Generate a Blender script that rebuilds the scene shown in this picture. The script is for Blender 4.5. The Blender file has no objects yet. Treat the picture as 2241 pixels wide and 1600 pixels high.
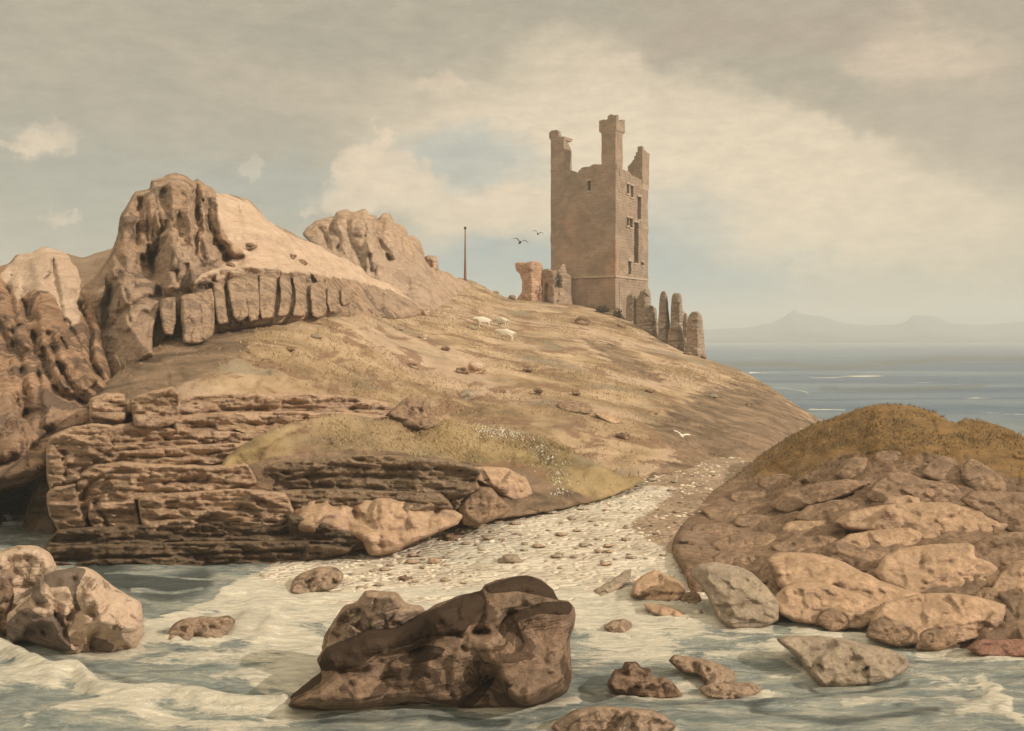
import bpy, bmesh, math, random
import numpy as np
R = math.radians
SC = bpy.context.scene
COL = SC.collection
# ---------------------------------------------------------------- survey of the place
# F, CX, VH, EYE turn a sighting (u right, v down) and a distance in metres into a point of the place
F, CX, VH, EYE = 2241.0, 1120.5, 745.0, 6.0
def P(u, v, d):
    u = np.asarray(u, float); v = np.asarray(v, float); d = np.asarray(d, float)
    return np.stack([(u-CX)/F*d, d*np.ones_like(u), EYE-(v-VH)/F*d], -1)
def sea_d(v):                      # distance of a sighting that meets the water
    return EYE*F/(np.maximum(np.asarray(v, float), VH+25)-VH)

# ---------------------------------------------------------------- noise
def _rnd(ix, iy, iz, k):
    h = (ix*374761393 + iy*668265263 + iz*2147483647 + k*1274126177) & 0xffffffff
    h = ((h ^ (h >> 13))*1103515245) & 0xffffffff
    h = ((h ^ (h >> 16))*69069 + 12345) & 0xffffffff
    h = (h ^ (h >> 15)) & 0xffffffff
    return h.astype(np.float64)/4294967295.0
def vn(p, seed=0):                 # value noise, -1..1
    p = np.asarray(p, float)
    i = np.floor(p).astype(np.int64); f = p-i
    w = f*f*f*(f*(f*6-15)+10)
    r = 0
    for dx in (0, 1):
        for dy in (0, 1):
            for dz in (0, 1):
                c = _rnd(i[:, 0]+dx, i[:, 1]+dy, i[:, 2]+dz, seed)
                r = r + c*(w[:, 0] if dx else 1-w[:, 0])*(w[:, 1] if dy else 1-w[:, 1])*(w[:, 2] if dz else 1-w[:, 2])
    return r*2-1
def fbm(p, o=4, seed=0, gain=.5):
    a, s, t = 1.0, 0, 0
    p = np.asarray(p, float)
    for k in range(o):
        s = s+a*vn(p, seed+k*17); t += a; a *= gain; p = p*2.03+5.3
    return s/t
def facets(p, size, seed=0, sharp=34):   # blocky broken faces: each cell its own tilted plane
    q = np.asarray(p, float)/size
    i = np.floor(q).astype(np.int64)
    num = 0; den = 1e-9
    for dx in (-1, 0, 1):
        for dy in (-1, 0, 1):
            for dz in (-1, 0, 1):
                c = (i[:, 0]+dx, i[:, 1]+dy, i[:, 2]+dz)
                r = [_rnd(*c, seed+k) for k in range(7)]
                d = q-np.stack([c[0]+r[0], c[1]+r[1], c[2]+r[2]], -1)
                w = np.exp(-sharp*(d*d).sum(1))+1e-30
                g = d[:, 0]*(r[3]*2-1)+d[:, 1]*(r[4]*2-1)+d[:, 2]*(r[5]*2-1)
                num = num+w*(g*2.3+(r[6]-.5)*1.0); den = den+w
    return num/den
def sstep(a, b, x):
    t = np.clip((x-a)/(b-a), 0, 1); return t*t*(3-2*t)

# ---------------------------------------------------------------- 2d helpers
def seg_dist(pts, line, closed=True):
    a = np.asarray(line, float)
    b = np.roll(a, -1, 0) if closed else a[1:]
    if not closed: a = a[:-1]
    best = np.full(len(pts), 1e18); near = np.zeros((len(pts), 2))
    for s in range(0, len(pts), 6000):
        p = pts[s:s+6000, None]
        ab = (b-a)[None]
        t = np.clip(((p-a[None])*ab).sum(2)/((ab*ab).sum(2)+1e-12), 0, 1)
        q = a[None]+t[..., None]*ab
        d = ((p-q)**2).sum(2)
        k = d.argmin(1); n = np.arange(len(k))
        best[s:s+6000] = np.sqrt(d[n, k]); near[s:s+6000] = q[n, k]
    return best, near
def inside(pts, poly):
    a = np.asarray(poly, float); b = np.roll(a, -1, 0)
    r = np.zeros(len(pts), bool)
    for (x0, y0), (x1, y1) in zip(a, b):
        if y0 == y1: continue
        c = (y0 > pts[:, 1]) != (y1 > pts[:, 1])
        r ^= c & (pts[:, 0] < (x1-x0)*(pts[:, 1]-y0)/(y1-y0)+x0)
    return r
def curve(pts, n=6, closed=True, mix=.6):
    p = np.asarray(pts, float)
    m = len(p); out = []
    for i in range(m if closed else m-1):
        g = lambda k: p[k % m] if closed else p[min(max(k, 0), m-1)]
        p0, p1, p2, p3 = g(i-1), g(i), g(i+1), g(i+2)
        for t in np.arange(n)/n:
            cr = .5*((2*p1)+(-p0+p2)*t+(2*p0-5*p1+4*p2-p3)*t*t+(-p0+3*p1-3*p2+p3)*t**3)
            out.append(mix*cr+(1-mix)*(p1+(p2-p1)*t))
    if not closed: out.append(p[-1])
    return np.array(out)
def inv_depth(ctrl):               # smooth field of 1/distance through (u, v, distance) sightings
    c = np.asarray(ctrl, float)
    if len(c) == 1: return lambda u, v: np.full(np.shape(u), c[0, 2])
    xy = c[:, :2]/500.0; val = 1/c[:, 2]; n = len(c)
    def phi(r2): return np.where(r2 > 0, r2*np.log(r2+1e-12), 0)
    K = phi(((xy[:, None]-xy[None])**2).sum(2))+np.eye(n)*.02
    Q = np.hstack([np.ones((n, 1)), xy])
    A = np.block([[K, Q], [Q.T, np.zeros((3, 3))]])
    s = np.linalg.lstsq(A, np.concatenate([val, np.zeros(3)]), rcond=None)[0]
    def f(u, v):
        u = np.asarray(u, float); v = np.asarray(v, float)
        q = np.stack([u.ravel(), v.ravel()], -1)/500.0
        o = np.empty(len(q))
        for k in range(0, len(q), 20000):
            z = q[k:k+20000]
            o[k:k+20000] = phi(((z[:, None]-xy[None])**2).sum(2))@s[:n]+s[n]+z@s[n+1:]
        return (1/np.maximum(o, 1e-5)).reshape(u.shape)
    return f

# ---------------------------------------------------------------- object helpers
def tag(o, label=None, cat=None, group=None, kind=None):
    if label: o['label'] = label
    if cat: o['category'] = cat
    if group: o['group'] = group
    if kind: o['kind'] = kind
    elif label: o['kind'] = 'thing'
    return o
def empty(name, loc):
    o = bpy.data.objects.new(name, None); COL.objects.link(o); o.location = loc
    o.empty_display_size = .3
    return o
def link_mesh(name, verts, faces, mat, parent=None, origin=None, uv=None, attrs=None, smooth=True):
    verts = np.asarray(verts, float)
    if origin is None:
        origin = verts.mean(0) if parent is None else np.array(parent['_w'] if '_w' in parent else parent.location)
    me = bpy.data.meshes.new(name)
    me.from_pydata((verts-np.asarray(origin)).tolist(), [], [list(map(int, f)) for f in faces])
    me.validate()
    if uv is not None:
        lay = me.uv_layers.new(name='UVMap')
        idx = np.empty(len(me.loops), np.int32); me.loops.foreach_get('vertex_index', idx)
        lay.data.foreach_set('uv', np.asarray(uv, np.float32)[idx].ravel())
    for k, a in (attrs or {}).items():
        at = me.attributes.new(k, 'FLOAT', 'POINT'); at.data.foreach_set('value', np.asarray(a, np.float32))
    if smooth: me.polygons.foreach_set('use_smooth', np.ones(len(me.polygons), bool))
    me.materials.append(mat); me.update()
    o = bpy.data.objects.new(name, me); COL.objects.link(o)
    if parent is None: o.location = origin
    else: o.parent = parent
    return o
def recentre(o):                   # move a child's own origin onto its mesh (its parent's frame is a pure shift)
    n = len(o.data.vertices); c = np.empty(n*3); o.data.vertices.foreach_get('co', c)
    c = c.reshape(-1, 3); m = c.mean(0); o.data.vertices.foreach_set('co', (c-m).ravel())
    o.location = m; o.data.update(); return o

def grid_in(outline, step):
    o = np.asarray(outline)
    u0, v0 = o.min(0)-step; u1, v1 = o.max(0)+step
    us = np.arange(u0, u1+step, step); vs = np.arange(v0, v1+step, step)
    U, V = np.meshgrid(us, vs)
    pts = np.stack([U.ravel(), V.ravel()], -1)
    ins = inside(pts, o)
    d, near = seg_dist(pts, o)
    sd = np.where(ins, d, -d)
    # vertices just inside move out to the outline too: no slivers
    snap = (~ins) | (d < step*.3)
    nr, nc = U.shape
    c = np.arange(nr*nc).reshape(nr, nc)
    quads = np.stack([c[:-1, :-1], c[1:, :-1], c[1:, 1:], c[:-1, 1:]], -1).reshape(-1, 4)
    core = ins & ~snap
    keep = core[quads].any(1)
    quads = quads[keep]
    used = np.unique(quads)
    re = -np.ones(nr*nc, int); re[used] = np.arange(len(used))
    quads = re[quads]
    p = np.where(snap[:, None], near, pts)[used]
    s = np.where(snap, 0, sd)[used]
    return p, s, quads, snap[used]

def groove(pts, lines):
    h = np.zeros(len(pts))
    if not len(lines): return h
    n3 = np.stack([pts[:, 0], pts[:, 1], np.zeros(len(pts))], -1)
    wx, wy, wd = fbm(n3/26., 3, 71), fbm(n3/26., 3, 72), fbm(n3/34., 2, 73)
    for ln, dep, w in lines:
        l = curve(ln, 5, False, .8) if len(ln) > 2 else np.asarray(ln, float)
        a = min(9, .8*w)
        d, _ = seg_dist(pts+np.stack([wx, wy], -1)*a, l, False)
        q = d/w
        h -= dep*np.clip(1+.9*wd, .25, 1.6)*(.6*np.exp(-1.6*q)+.4*np.exp(-q*q))
    return h

def planes(p, s, soft, h, H, oc, amp, S, az, seed):
    """break the round bulge into flat tilted faces with edges, coarse then fine"""
    rs = np.random.RandomState(seed+11)
    sc = np.array([1, az])
    for k, (q, am) in enumerate([(S, 1.), (S*.42, .42)]):
        a = oc*sc; lo, hi = a.min(0)-q, a.max(0)+q
        gx, gy = np.meshgrid(np.arange(lo[0], hi[0], q), np.arange(lo[1], hi[1], q))
        c = np.stack([gx.ravel(), gy.ravel()], -1)+rs.uniform(-.48, .48, (gx.size, 2))*q
        c = c[inside(c/sc, oc)]
        if len(c) < 2 or len(c) > 6000: continue
        T = rs.uniform(-1, 1, (len(c), 2))*amp*am*2/q; off = rs.uniform(-.5, .5, len(c))*amp*am*.5
        if k == 0:
            e = .12*q
            sd = lambda z: np.where(inside(z, oc), seg_dist(z, oc)[0], 0)
            h0 = H(sd(c/sc)); g = np.stack([H(sd((c+[e, 0])/sc))-H(sd((c-[e, 0])/sc)), H(sd((c+[0, e])/sc))-H(sd((c-[0, e])/sc))], -1)/(2*e)
            gl = np.linalg.norm(g, axis=1); lim = h0.max()/q*1.1+1e-9; g *= np.minimum(1, lim/(gl+1e-9))[:, None]
        else: h0 = 0*off; g = 0*T
        out = np.empty(len(p))
        n3 = np.stack([p[:, 0], p[:, 1], 0*p[:, 0]], -1)/(q*.8)
        pw = p*sc+np.stack([fbm(n3, 2, 91), fbm(n3, 2, 92)], -1)*q*.22
        for b in range(0, len(p), 2000):
            d = pw[b:b+2000, None]-c[None]
            d2 = (d*d).sum(2)/q**2
            w = np.exp(-26*(d2-d2.min(1)[:, None]))
            out[b:b+2000] = (w*(h0+off+((g+T)[None]*d).sum(2))).sum(1)/w.sum(1)
        h = h+soft*(.85*(out-h)) if k == 0 else h+soft*out
    return h

def relief(name, outline, depth, bulge, mat, rnd=None, step=5, lines=(), fac=(.0, 1.), rough=(.0, 1.), strata=None,
           back=None, parent=None, seed=0, wob=2.0, mix=.6, lie=0, ground=None, ext=0, skirt=None, paint=None, lobes=(),
           expo=.46, aniso=1., dip=None, label=None, cat=None, group=None, kind=None, smooth=True, warp=0):
    """A solid of its own distance, size and thickness: front face bulging towards the sea, a back face, closed all round."""
    o = np.asarray(outline, float)
    hgt = np.ptp(o[:, 1]); wid = np.ptp(o[:, 0])
    if ext:
        vb = o[:, 1].max(); o = o.copy(); o[:, 1] += ext*sstep(vb-.35*hgt, vb, o[:, 1])
    oc = curve(o, 8, True, mix)
    if wob:
        k = np.cumsum(np.r_[0, np.hypot(*np.diff(oc, axis=0).T)])
        n3 = lambda s, f: np.stack([k/f+s*9.7, np.full_like(k, s*3.1), np.zeros_like(k)], -1)
        oc = oc+np.stack([fbm(n3(seed+1, 14.), 3, seed), fbm(n3(seed+2, 14.), 3, seed+5)], -1)*wob
    p, s, quads, edge = grid_in(oc, step)
    if rnd is None: rnd = .36*min(hgt, wid)
    e = np.clip(s/rnd, 0, 1)
    prof = (1-(1-e)**2)**expo
    D0 = depth(p[:, 0], p[:, 1]) if callable(depth) else np.full(len(p), float(depth))
    if lie and ground is not None:
        gd = ground(p[:, 0], p[:, 1])
        g0 = float(ground(np.array([o[:, 0].mean()]), np.array([o[:, 1].max()-ext]))[0])
        D0 = D0+lie*(np.clip(gd, 0, 4*g0)-g0)
    w = P(p[:, 0], p[:, 1], D0)
    if warp: w = w+np.stack([fbm(w/2.5, 3, seed+60+i) for i in range(3)], -1)*warp
    soft = np.clip(s/max(step*3, rnd*.35), 0, 1)
    H = lambda sd: bulge*(1-(1-np.clip(sd/rnd, 0, 1))**2)**expo
    h = H(s)
    if fac[0]: h = planes(p, s, soft, h, H, oc, fac[0], fac[1]*F/float(np.mean(D0)), aniso, seed)
    h = h+soft*groove(p, lines)
    for (lu, lv, lr, la) in lobes:
        h = h+soft*la*np.exp(-(((p[:, 0]-lu)**2+(p[:, 1]-lv)**2)/lr**2))
    if rough[0]:
        wa = w*[1, 1, aniso]/rough[1]
        h = h+soft*rough[0]*(.65*fbm(wa, 5, seed+9)+.5*(.5-np.abs(fbm(wa*1.7+3, 4, seed+13))*2.4))
    if strata:                      # (amp, thickness m, dip): beds standing in and out
        zz = w[:, 2]+strata[2]*w[:, 0]+.25*strata[1]*fbm(w/(strata[1]*6), 3, seed+2)
        q = zz/strata[1]; i = np.floor(q); f = q-i
        bx = np.floor(w[:, 0]/(strata[1]*7)+7*_rnd(i.astype(np.int64), i.astype(np.int64)*0, i.astype(np.int64)*0, 4))
        a = _rnd(i.astype(np.int64), bx.astype(np.int64), 0*i.astype(np.int64), seed+5)-.5
        h = h+soft*strata[0]*(a-.9*np.exp(-(np.minimum(f, 1-f)/.10)**2))
    front = P(p[:, 0], p[:, 1], D0-h)
    if dip: front[:, 2] -= dip[2]*(1-sstep(0, dip[1], s))*sstep(dip[0]-30, dip[0]+10, p[:, 1])
    at = {'cover': paint(p, w) if paint is not None else np.zeros(len(p))}
    n = len(p)
    uv = w[:, [0, 2]]
    if skirt is None:
        bk = np.where(edge)[0]
        idx = np.arange(n)+n; idx[edge] = np.arange(n)[edge]
        back = bulge*1.2 if back is None else back
        nb = fbm(w/max(.3, bulge), 3, seed+31)
        backv = P(p[:, 0], p[:, 1], D0+prof*back*(1+.25*nb))
        inner = np.where(~edge)[0]
        remap = np.arange(n); remap[inner] = n+np.arange(len(inner))
        verts = np.vstack([front, backv[inner]])
        bq = remap[quads][:, ::-1]
        same = edge[quads].all(1)
        faces = np.vstack([quads, bq[~same]])
        at = {k: np.concatenate([a, a[inner]]) for k, a in at.items()}
        uv = np.vstack([uv, uv[inner]])
    else:
        ed = np.concatenate([quads[:, [0, 1]], quads[:, [1, 2]], quads[:, [2, 3]], quads[:, [3, 0]]])
        ks = np.sort(ed, 1); key = ks[:, 0]*n+ks[:, 1]
        uq, ix, ct = np.unique(key, return_index=True, return_counts=True)
        be = ed[ix[ct == 1]]
        bv = np.unique(be); vs = [front]; fs = [quads]; prev = {int(b): int(b) for b in bv}; base = n
        for (dy, dz) in skirt:
            new = {int(b): base+i for i, b in enumerate(bv)}
            nv = front[bv].copy(); sc = (nv[:, 1]+dy)/nv[:, 1]
            nv[:, 0] *= sc; nv[:, 1] += dy; nv[:, 2] = nv[:, 2]-dz
            vs.append(nv)
            fs.append(np.array([[prev[int(b)], prev[int(a)], new[int(a)], new[int(b)]] for a, b in be]))
            for k in at: at[k] = np.concatenate([at[k], at[k][bv]])
            uv = np.vstack([uv, uv[bv]])
            prev = new; base += len(bv)
        verts = np.vstack(vs); faces = np.vstack(fs)
    ob = link_mesh(name, verts, faces, mat, parent, None, uv, at, smooth)
    if parent is not None: recentre(ob)
    tag(ob, label, cat, group, kind)
    return ob
# ---------------------------------------------------------------- materials
class NT:
    def __init__(s, name):
        s.m = bpy.data.materials.new(name); s.m.use_nodes = True
        s.t = s.m.node_tree; s.b = s.t.nodes['Principled BSDF']; s.out = s.t.nodes['Material Output']
        s.b.inputs['Specular IOR Level'].default_value = .2
        s.tc = s.t.nodes.new('ShaderNodeTexCoord')
    def n(s, typ, **kw):
        x = s.t.nodes.new(typ)
        for k, v in kw.items():
            if k.startswith('_'): setattr(x, k[1:], v)
            else: s.put(x.inputs[k.replace('__', ' ')], v)
        return x
    def put(s, sock, v):
        if isinstance(v, bpy.types.NodeSocket): s.t.links.new(v, sock)
        elif v is not None:
            if isinstance(v, tuple) and len(v) == 3 and sock.type == 'RGBA': v = (*v, 1)
            sock.default_value = v
    def noise(s, vec, scale, detail=6, rough=.55, dist=0.):
        return s.n('ShaderNodeTexNoise', Vector=vec, Scale=scale, Detail=detail, Roughness=rough, Distortion=dist).outputs['Fac']
    def mapping(s, vec, sc=(1, 1, 1), loc=(0, 0, 0), rot=(0, 0, 0)):
        return s.n('ShaderNodeMapping', Vector=vec, Scale=sc, Location=loc, Rotation=rot).outputs['Vector']
    def range(s, x, a, b, c=0., d=1., smooth=True):
        r = s.n('ShaderNodeMapRange', Value=x)
        r.interpolation_type = 'SMOOTHSTEP' if smooth else 'LINEAR'
        for k, v in zip(('From Min', 'From Max', 'To Min', 'To Max'), (a, b, c, d)): r.inputs[k].default_value = v
        return r.outputs['Result']
    def mix(s, f, a, b, mode='MIX'):
        x = s.t.nodes.new('ShaderNodeMix'); x.data_type = 'RGBA'; x.blend_type = mode
        s.put(x.inputs[0], f); s.put(x.inputs[6], a); s.put(x.inputs[7], b)
        return x.outputs[2]
    def math(s, op, a, b=None, clamp=False):
        x = s.t.nodes.new('ShaderNodeMath'); x.operation = op; x.use_clamp = clamp
        s.put(x.inputs[0], a)
        if b is not None: s.put(x.inputs[1], b)
        return x.outputs[0]
    def ramp(s, f, stops):
        x = s.t.nodes.new('ShaderNodeValToRGB'); s.put(x.inputs[0], f)
        e = x.color_ramp.elements
        while len(e) < len(stops): e.new(.5)
        for q, (p, c) in zip(e, stops): q.position = p; q.color = (*c, 1)
        return x.outputs[0]
    def attr(s, name):
        return s.n('ShaderNodeAttribute', _attribute_name=name).outputs['Fac']
    def bump(s, h, strength, dist, prev=None):
        x = s.n('ShaderNodeBump', Height=h, Strength=strength, Distance=dist)
        if prev is not None: s.t.links.new(prev, x.inputs['Normal'])
        return x.outputs['Normal']
    def done(s, col, normal=None, rough=.9):
        s.put(s.b.inputs['Base Color'], col); s.put(s.b.inputs['Roughness'], rough)
        if normal is not None: s.t.links.new(normal, s.b.inputs['Normal'])
        return s.m

def rock_mat(name, light, mid, dark, scale=.6, patch=.5, beds=.35, bump=.5, cover=None, up=None, size=1.0, hard=True, crack=.05, mott=.6):
    """weathered stone: two tints, sharp-edged dark lichen and weed stains, thin beds, cracks; 'cover' = growth, scree per vertex"""
    light, mid, dark = [tuple(x*k for x, k in zip(c, (1.04, .985, .925))) for c in (light, mid, dark)] if name != 'far_hill' else (light, mid, dark)
    N = NT(name); co = N.tc.outputs['Object']
    a = N.noise(co, scale*1.3/size, 9, .62, .3)
    col = N.ramp(a, [(.38, mid), (.5, tuple((x+y)/2 for x, y in zip(light, mid))), (.6, light)])
    mo = N.noise(N.mapping(co, (1, 1, 1), (2, 6, 1)), scale*8/size, 6, .7, .3)
    col = N.mix(N.range(mo, .40, .58, mott, 0), col, tuple(x*.5 for x in mid))
    big = N.noise(N.mapping(co, (1, 1, 1), (9, 2, 5)), scale*.45/size, 5, .5, 1.2)
    gry = tuple(.75*x+.25*sum(mid)/3*1.05 for x in mid)
    col = N.mix(N.range(big, .42, .62, 0, .55), col, gry)
    st = N.noise(N.mapping(co, (1, 1, 1.5), (3, 8, 1)), scale*.9/size, 7, .55, 1.6)
    col = N.mix(N.range(st, .545, .56 if hard else .7, 0, patch), col, dark)
    bd = N.noise(N.mapping(co, (.35, .35, 3.2), rot=(0, R(4), 0)), scale*2.2/size, 7, .6, .6)
    col = N.mix(N.range(bd, .35, .7, beds, 0), col, tuple(x*.55 for x in mid))
    vr = N.n('ShaderNodeTexVoronoi', _feature='DISTANCE_TO_EDGE', Vector=N.mapping(N.n('ShaderNodeMixRGB', Fac=.12, Color1=co, Color2=N.n('ShaderNodeTexNoise', Vector=co, Scale=2*scale/size).outputs['Color']).outputs[0], (1, 1, 1.4)), Scale=scale*1.1/size).outputs['Distance']
    ck = N.range(vr, .0, .022, 1, 0)
    col = N.mix(N.math('MULTIPLY', ck, crack), col, tuple(x*.35 for x in dark))
    sp = N.noise(co, scale*22/size, 3, .7)
    col = N.mix(N.range(sp, .62, .72, 0, .35), col, tuple(x*.6 for x in dark))
    fine = N.noise(co, scale*6/size, 9, .7)
    h = N.math('ADD', N.math('MULTIPLY', fine, .5), N.math('ADD', N.math('MULTIPLY', bd, .7), N.math('MULTIPLY', N.range(vr, 0, .05), min(.35, crack*.8))))
    rd = N.n('ShaderNodeTexNoise', _noise_type='RIDGED_MULTIFRACTAL', Vector=N.mapping(co, (1, 1, 1.3)), Scale=scale*1.6/size, Detail=7., Roughness=.55, Distortion=.4).outputs['Fac']
    h = N.math('ADD', h, N.math('MULTIPLY', rd, .35))
    nb = N.bump(h, min(1, bump*1.6), .55*size)
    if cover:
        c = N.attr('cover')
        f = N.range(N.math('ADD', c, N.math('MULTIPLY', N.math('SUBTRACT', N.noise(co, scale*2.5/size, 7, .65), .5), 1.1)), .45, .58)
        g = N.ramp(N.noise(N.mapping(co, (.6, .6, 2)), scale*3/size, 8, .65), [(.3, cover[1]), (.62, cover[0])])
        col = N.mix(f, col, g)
    if up:
        nz = N.n('ShaderNodeSeparateXYZ', Vector=N.n('ShaderNodeNewGeometry').outputs['Normal']).outputs['Z']
        f = N.range(N.math('ADD', nz, N.math('MULTIPLY', N.math('SUBTRACT', N.noise(co, scale*2/size, 6, .6), .5), .9)), .55, .8, 0, up[1])
        col = N.mix(f, col, up[0])
    N.put(N.b.inputs['Specular IOR Level'], .06)
    return N.done(col, nb, 1.0)

def turf_mat(name='turf', base=((.15, .105, .062), (.28, .19, .108), (.39, .272, .165), (.53, .385, .255)), pale=.6):
    N = NT(name); co = N.tc.outputs['Object']
    st = N.mapping(co, (.5, .5, 1.6), rot=(0, R(14), 0))
    a = N.noise(st, .55, 9, .62, .5)
    col = N.ramp(a, list(zip((.30, .42, .52, .66), base)))
    b = N.noise(N.mapping(co, (.6, .6, 1.2), (4, 7, 2)), .16, 6, .55, 1.0)
    col = N.mix(N.range(b, .48, .60, 0, pale), col, (.52, .375, .275))          # pale bare earth
    c = N.noise(N.mapping(co, (.5, .5, 1.2), (14, 1, 8)), .22, 7, .6, 1.2)
    col = N.mix(N.range(c, .54, .62, 0, .7), col, (.25, .205, .145))           # grey-green turf
    d = N.noise(N.mapping(co, (.35, .35, 1.5), (1, 17, 3)), .9, 6, .6, .5)
    col = N.mix(N.range(d, .54, .60, 0, .8), col, (.22, .13, .08))           # rusty streaks
    cv = N.attr('cover')
    f = N.range(N.math('ADD', cv, N.math('MULTIPLY', N.math('SUBTRACT', N.noise(co, .8, 8, .65), .5), 1.2)), .42, .6)
    bare = N.ramp(N.noise(N.mapping(co, (.6, .6, 1.8)), .9, 9, .65, .6), [(.36, (.11, .075, .048)), (.5, (.205, .138, .088)), (.64, (.31, .21, .138))])  # brown bare ground, also the painted shade low on the right slope
    col = N.mix(f, col, bare)
    sp = N.noise(co, 7, 4, .7)
    col = N.mix(N.range(sp, .6, .72, 0, .55), col, (.14, .10, .055))
    h = N.math('ADD', N.noise(st, 2.2, 9, .65), N.math('MULTIPLY', sp, .5))
    return N.done(col, N.bump(h, .7, .25), .95)

def shingle_mat():
    N = NT('shingle'); co = N.tc.outputs['Object']
    st = N.mapping(co, (.7, 1.3, 1), rot=(0, 0, R(25)))
    a = N.noise(st, .8, 9, .65, .4)
    col = N.ramp(a, [(.36, (.43, .36, .285)), (.48, (.58, .50, .40)), (.6, (.67, .59, .48))])
    v = N.n('ShaderNodeTexVoronoi', Vector=N.mapping(co, (2.2, 4.2, 3), rot=(0, 0, R(25))), Scale=1.0)
    cell = N.n('ShaderNodeSeparateColor', Color=v.outputs['Color']).outputs[0]
    col = N.mix(N.range(cell, .7, 1.0, 0, .3), col, (.48, .39, .30))
    v2 = N.n('ShaderNodeTexVoronoi', _feature='DISTANCE_TO_EDGE', Vector=N.mapping(co, (2.2, 4.2, 3), rot=(0, 0, R(25))), Scale=1.0)
    col = N.mix(N.range(v2.outputs['Distance'], 0, .05, .16, 0), col, (.35, .28, .22))
    b = N.noise(N.mapping(co, (.5, 1, 1), (3, 3, 3), (0, 0, R(25))), .35, 6, .6, .8)
    col = N.mix(N.range(b, .55, .65, 0, .45), col, (.40, .40, .34))
    cv = N.attr('cover')
    f = N.range(N.math('ADD', cv, N.math('MULTIPLY', N.math('SUBTRACT', N.noise(st, 1.1, 8, .65), .5), 1.0)), .4, .62)
    col = N.mix(f, col, N.ramp(a, [(.35, (.26, .18, .125)), (.65, (.40, .29, .20))]))
    h = N.math('ADD', N.range(v2.outputs['Distance'], 0, .25), N.math('MULTIPLY', N.noise(co, 9, 6, .6), .6))
    return N.done(col, N.bump(h, .6, .12), .9)

def water_mat():
    N = NT('sea_water'); co = N.tc.outputs['Object']
    fo = N.attr('foam'); far = N.attr('far')  # foam below zero: painted cliff reflection, boulder shadow and darker bands
    flow = N.mapping(co, (.45, 1.5, 1), rot=(0, 0, R(-4)))
    n1 = N.math('ADD', N.math('MULTIPLY', N.noise(flow, .9, 9, .68, .9), .55), N.math('MULTIPLY', N.noise(N.mapping(co, (.5, 1.7, 1), (5, 1, 0), (0, 0, R(7))), 2.6, 8, .68, 1.2), .45))
    n2 = N.noise(N.mapping(co, (.35, 2.0, 1), (7, 3, 0)), .35, 8, .6, .8)
    near = N.ramp(n1, [(.35, (.115, .15, .15)), (.47, (.285, .32, .295)), (.58, (.55, .53, .44))])
    farc = N.ramp(N.noise(N.mapping(co, (.012, .06, 1)), 1.0, 8, .65, .8), [(.36, (.012, .062, .15)), (.5, (.03, .10, .19)), (.62, (.15, .215, .25))])
    col = N.mix(far, near, farc)
    col = N.mix(N.range(fo, -.1, -.5, 0, .85), col, (.035, .05, .05))      # dark water: painted cliff reflection, boulder shadow and darker bands
    mask = N.math('ADD', fo, N.math('MULTIPLY', N.math('SUBTRACT', n1, .5), 2.0))
    mask = N.math('ADD', mask, N.math('MULTIPLY', N.math('SUBTRACT', N.noise(co, 5.5, 8, .7, .6), .5), .7))
    lace = N.n('ShaderNodeTexNoise', _noise_type='RIDGED_MULTIFRACTAL', Vector=flow, Scale=2.2, Detail=6., Roughness=.6, Distortion=1.2).outputs['Fac']
    mask = N.math('ADD', mask, N.math('MULTIPLY', N.math('SUBTRACT', lace, .55), .22))
    f = N.range(mask, .34, .64)
    fc = N.ramp(N.noise(N.mapping(co, (.5, 1.6, 1), (2, 9, 0)), 3.2, 8, .7, .8), [(.36, (.58, .54, .45)), (.5, (.78, .71, .57)), (.62, (.88, .80, .65))])
    col = N.mix(f, col, fc)
    h = N.math('ADD', N.math('MULTIPLY', n1, .7), N.math('MULTIPLY', N.noise(flow, 6.5, 8, .7, .8), .5))
    N.put(N.b.inputs['Specular IOR Level'], .35)
    N.put(N.b.inputs['Specular IOR Level'], N.range(far, 0, 1, .5, .22))
    return N.done(col, N.bump(h, 1.0, .30), N.range(f, 0, 1, .18, .8))

def masonry_mat(name, c1, c2, mortar, bw=.62, bh=.30, stain=(.20, .15, .11)):
    N = NT(name); uv = N.tc.outputs['UV']; co = N.tc.outputs['Object']
    wob = N.n('ShaderNodeMixRGB', Fac=.045, Color1=uv, Color2=N.n('ShaderNodeTexNoise', Vector=uv, Scale=1.7, Detail=4.).outputs['Color']).outputs[0]
    br = N.n('ShaderNodeTexBrick', Vector=wob, Color1=c1, Color2=c2, Mortar=mortar, Scale=1., _offset=.5)
    br.inputs['Brick Width'].default_value = bw; br.inputs['Row Height'].default_value = bh
    br.inputs['Mortar Size'].default_value = .022; br.inputs['Mortar Smooth'].default_value = .4
    col = br.outputs['Color']
    a = N.noise(co, .35, 8, .65, .6)
    col = N.mix(N.range(a, .38, .64, .75, 0), col, tuple(x*.62 for x in c1))
    pk = N.noise(N.mapping(co, (1, 1, .8), (5, 5, 5)), .22, 6, .6, .8)
    col = N.mix(N.range(pk, .5, .66, 0, .5), col, (c2[0]*1.12, c2[1]*.9, c2[2]*.8))
    sp = N.noise(N.mapping(co, (1, 1, .6)), 1.6, 9, .7, .5)
    col = N.mix(N.range(sp, .58, .68, 0, .55), col, stain)
    h = N.math('ADD', N.math('MULTIPLY', br.outputs['Fac'], -.35), N.noise(co, 4, 8, .7))
    return N.done(col, N.bump(h, .8, .10), .93)

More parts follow.
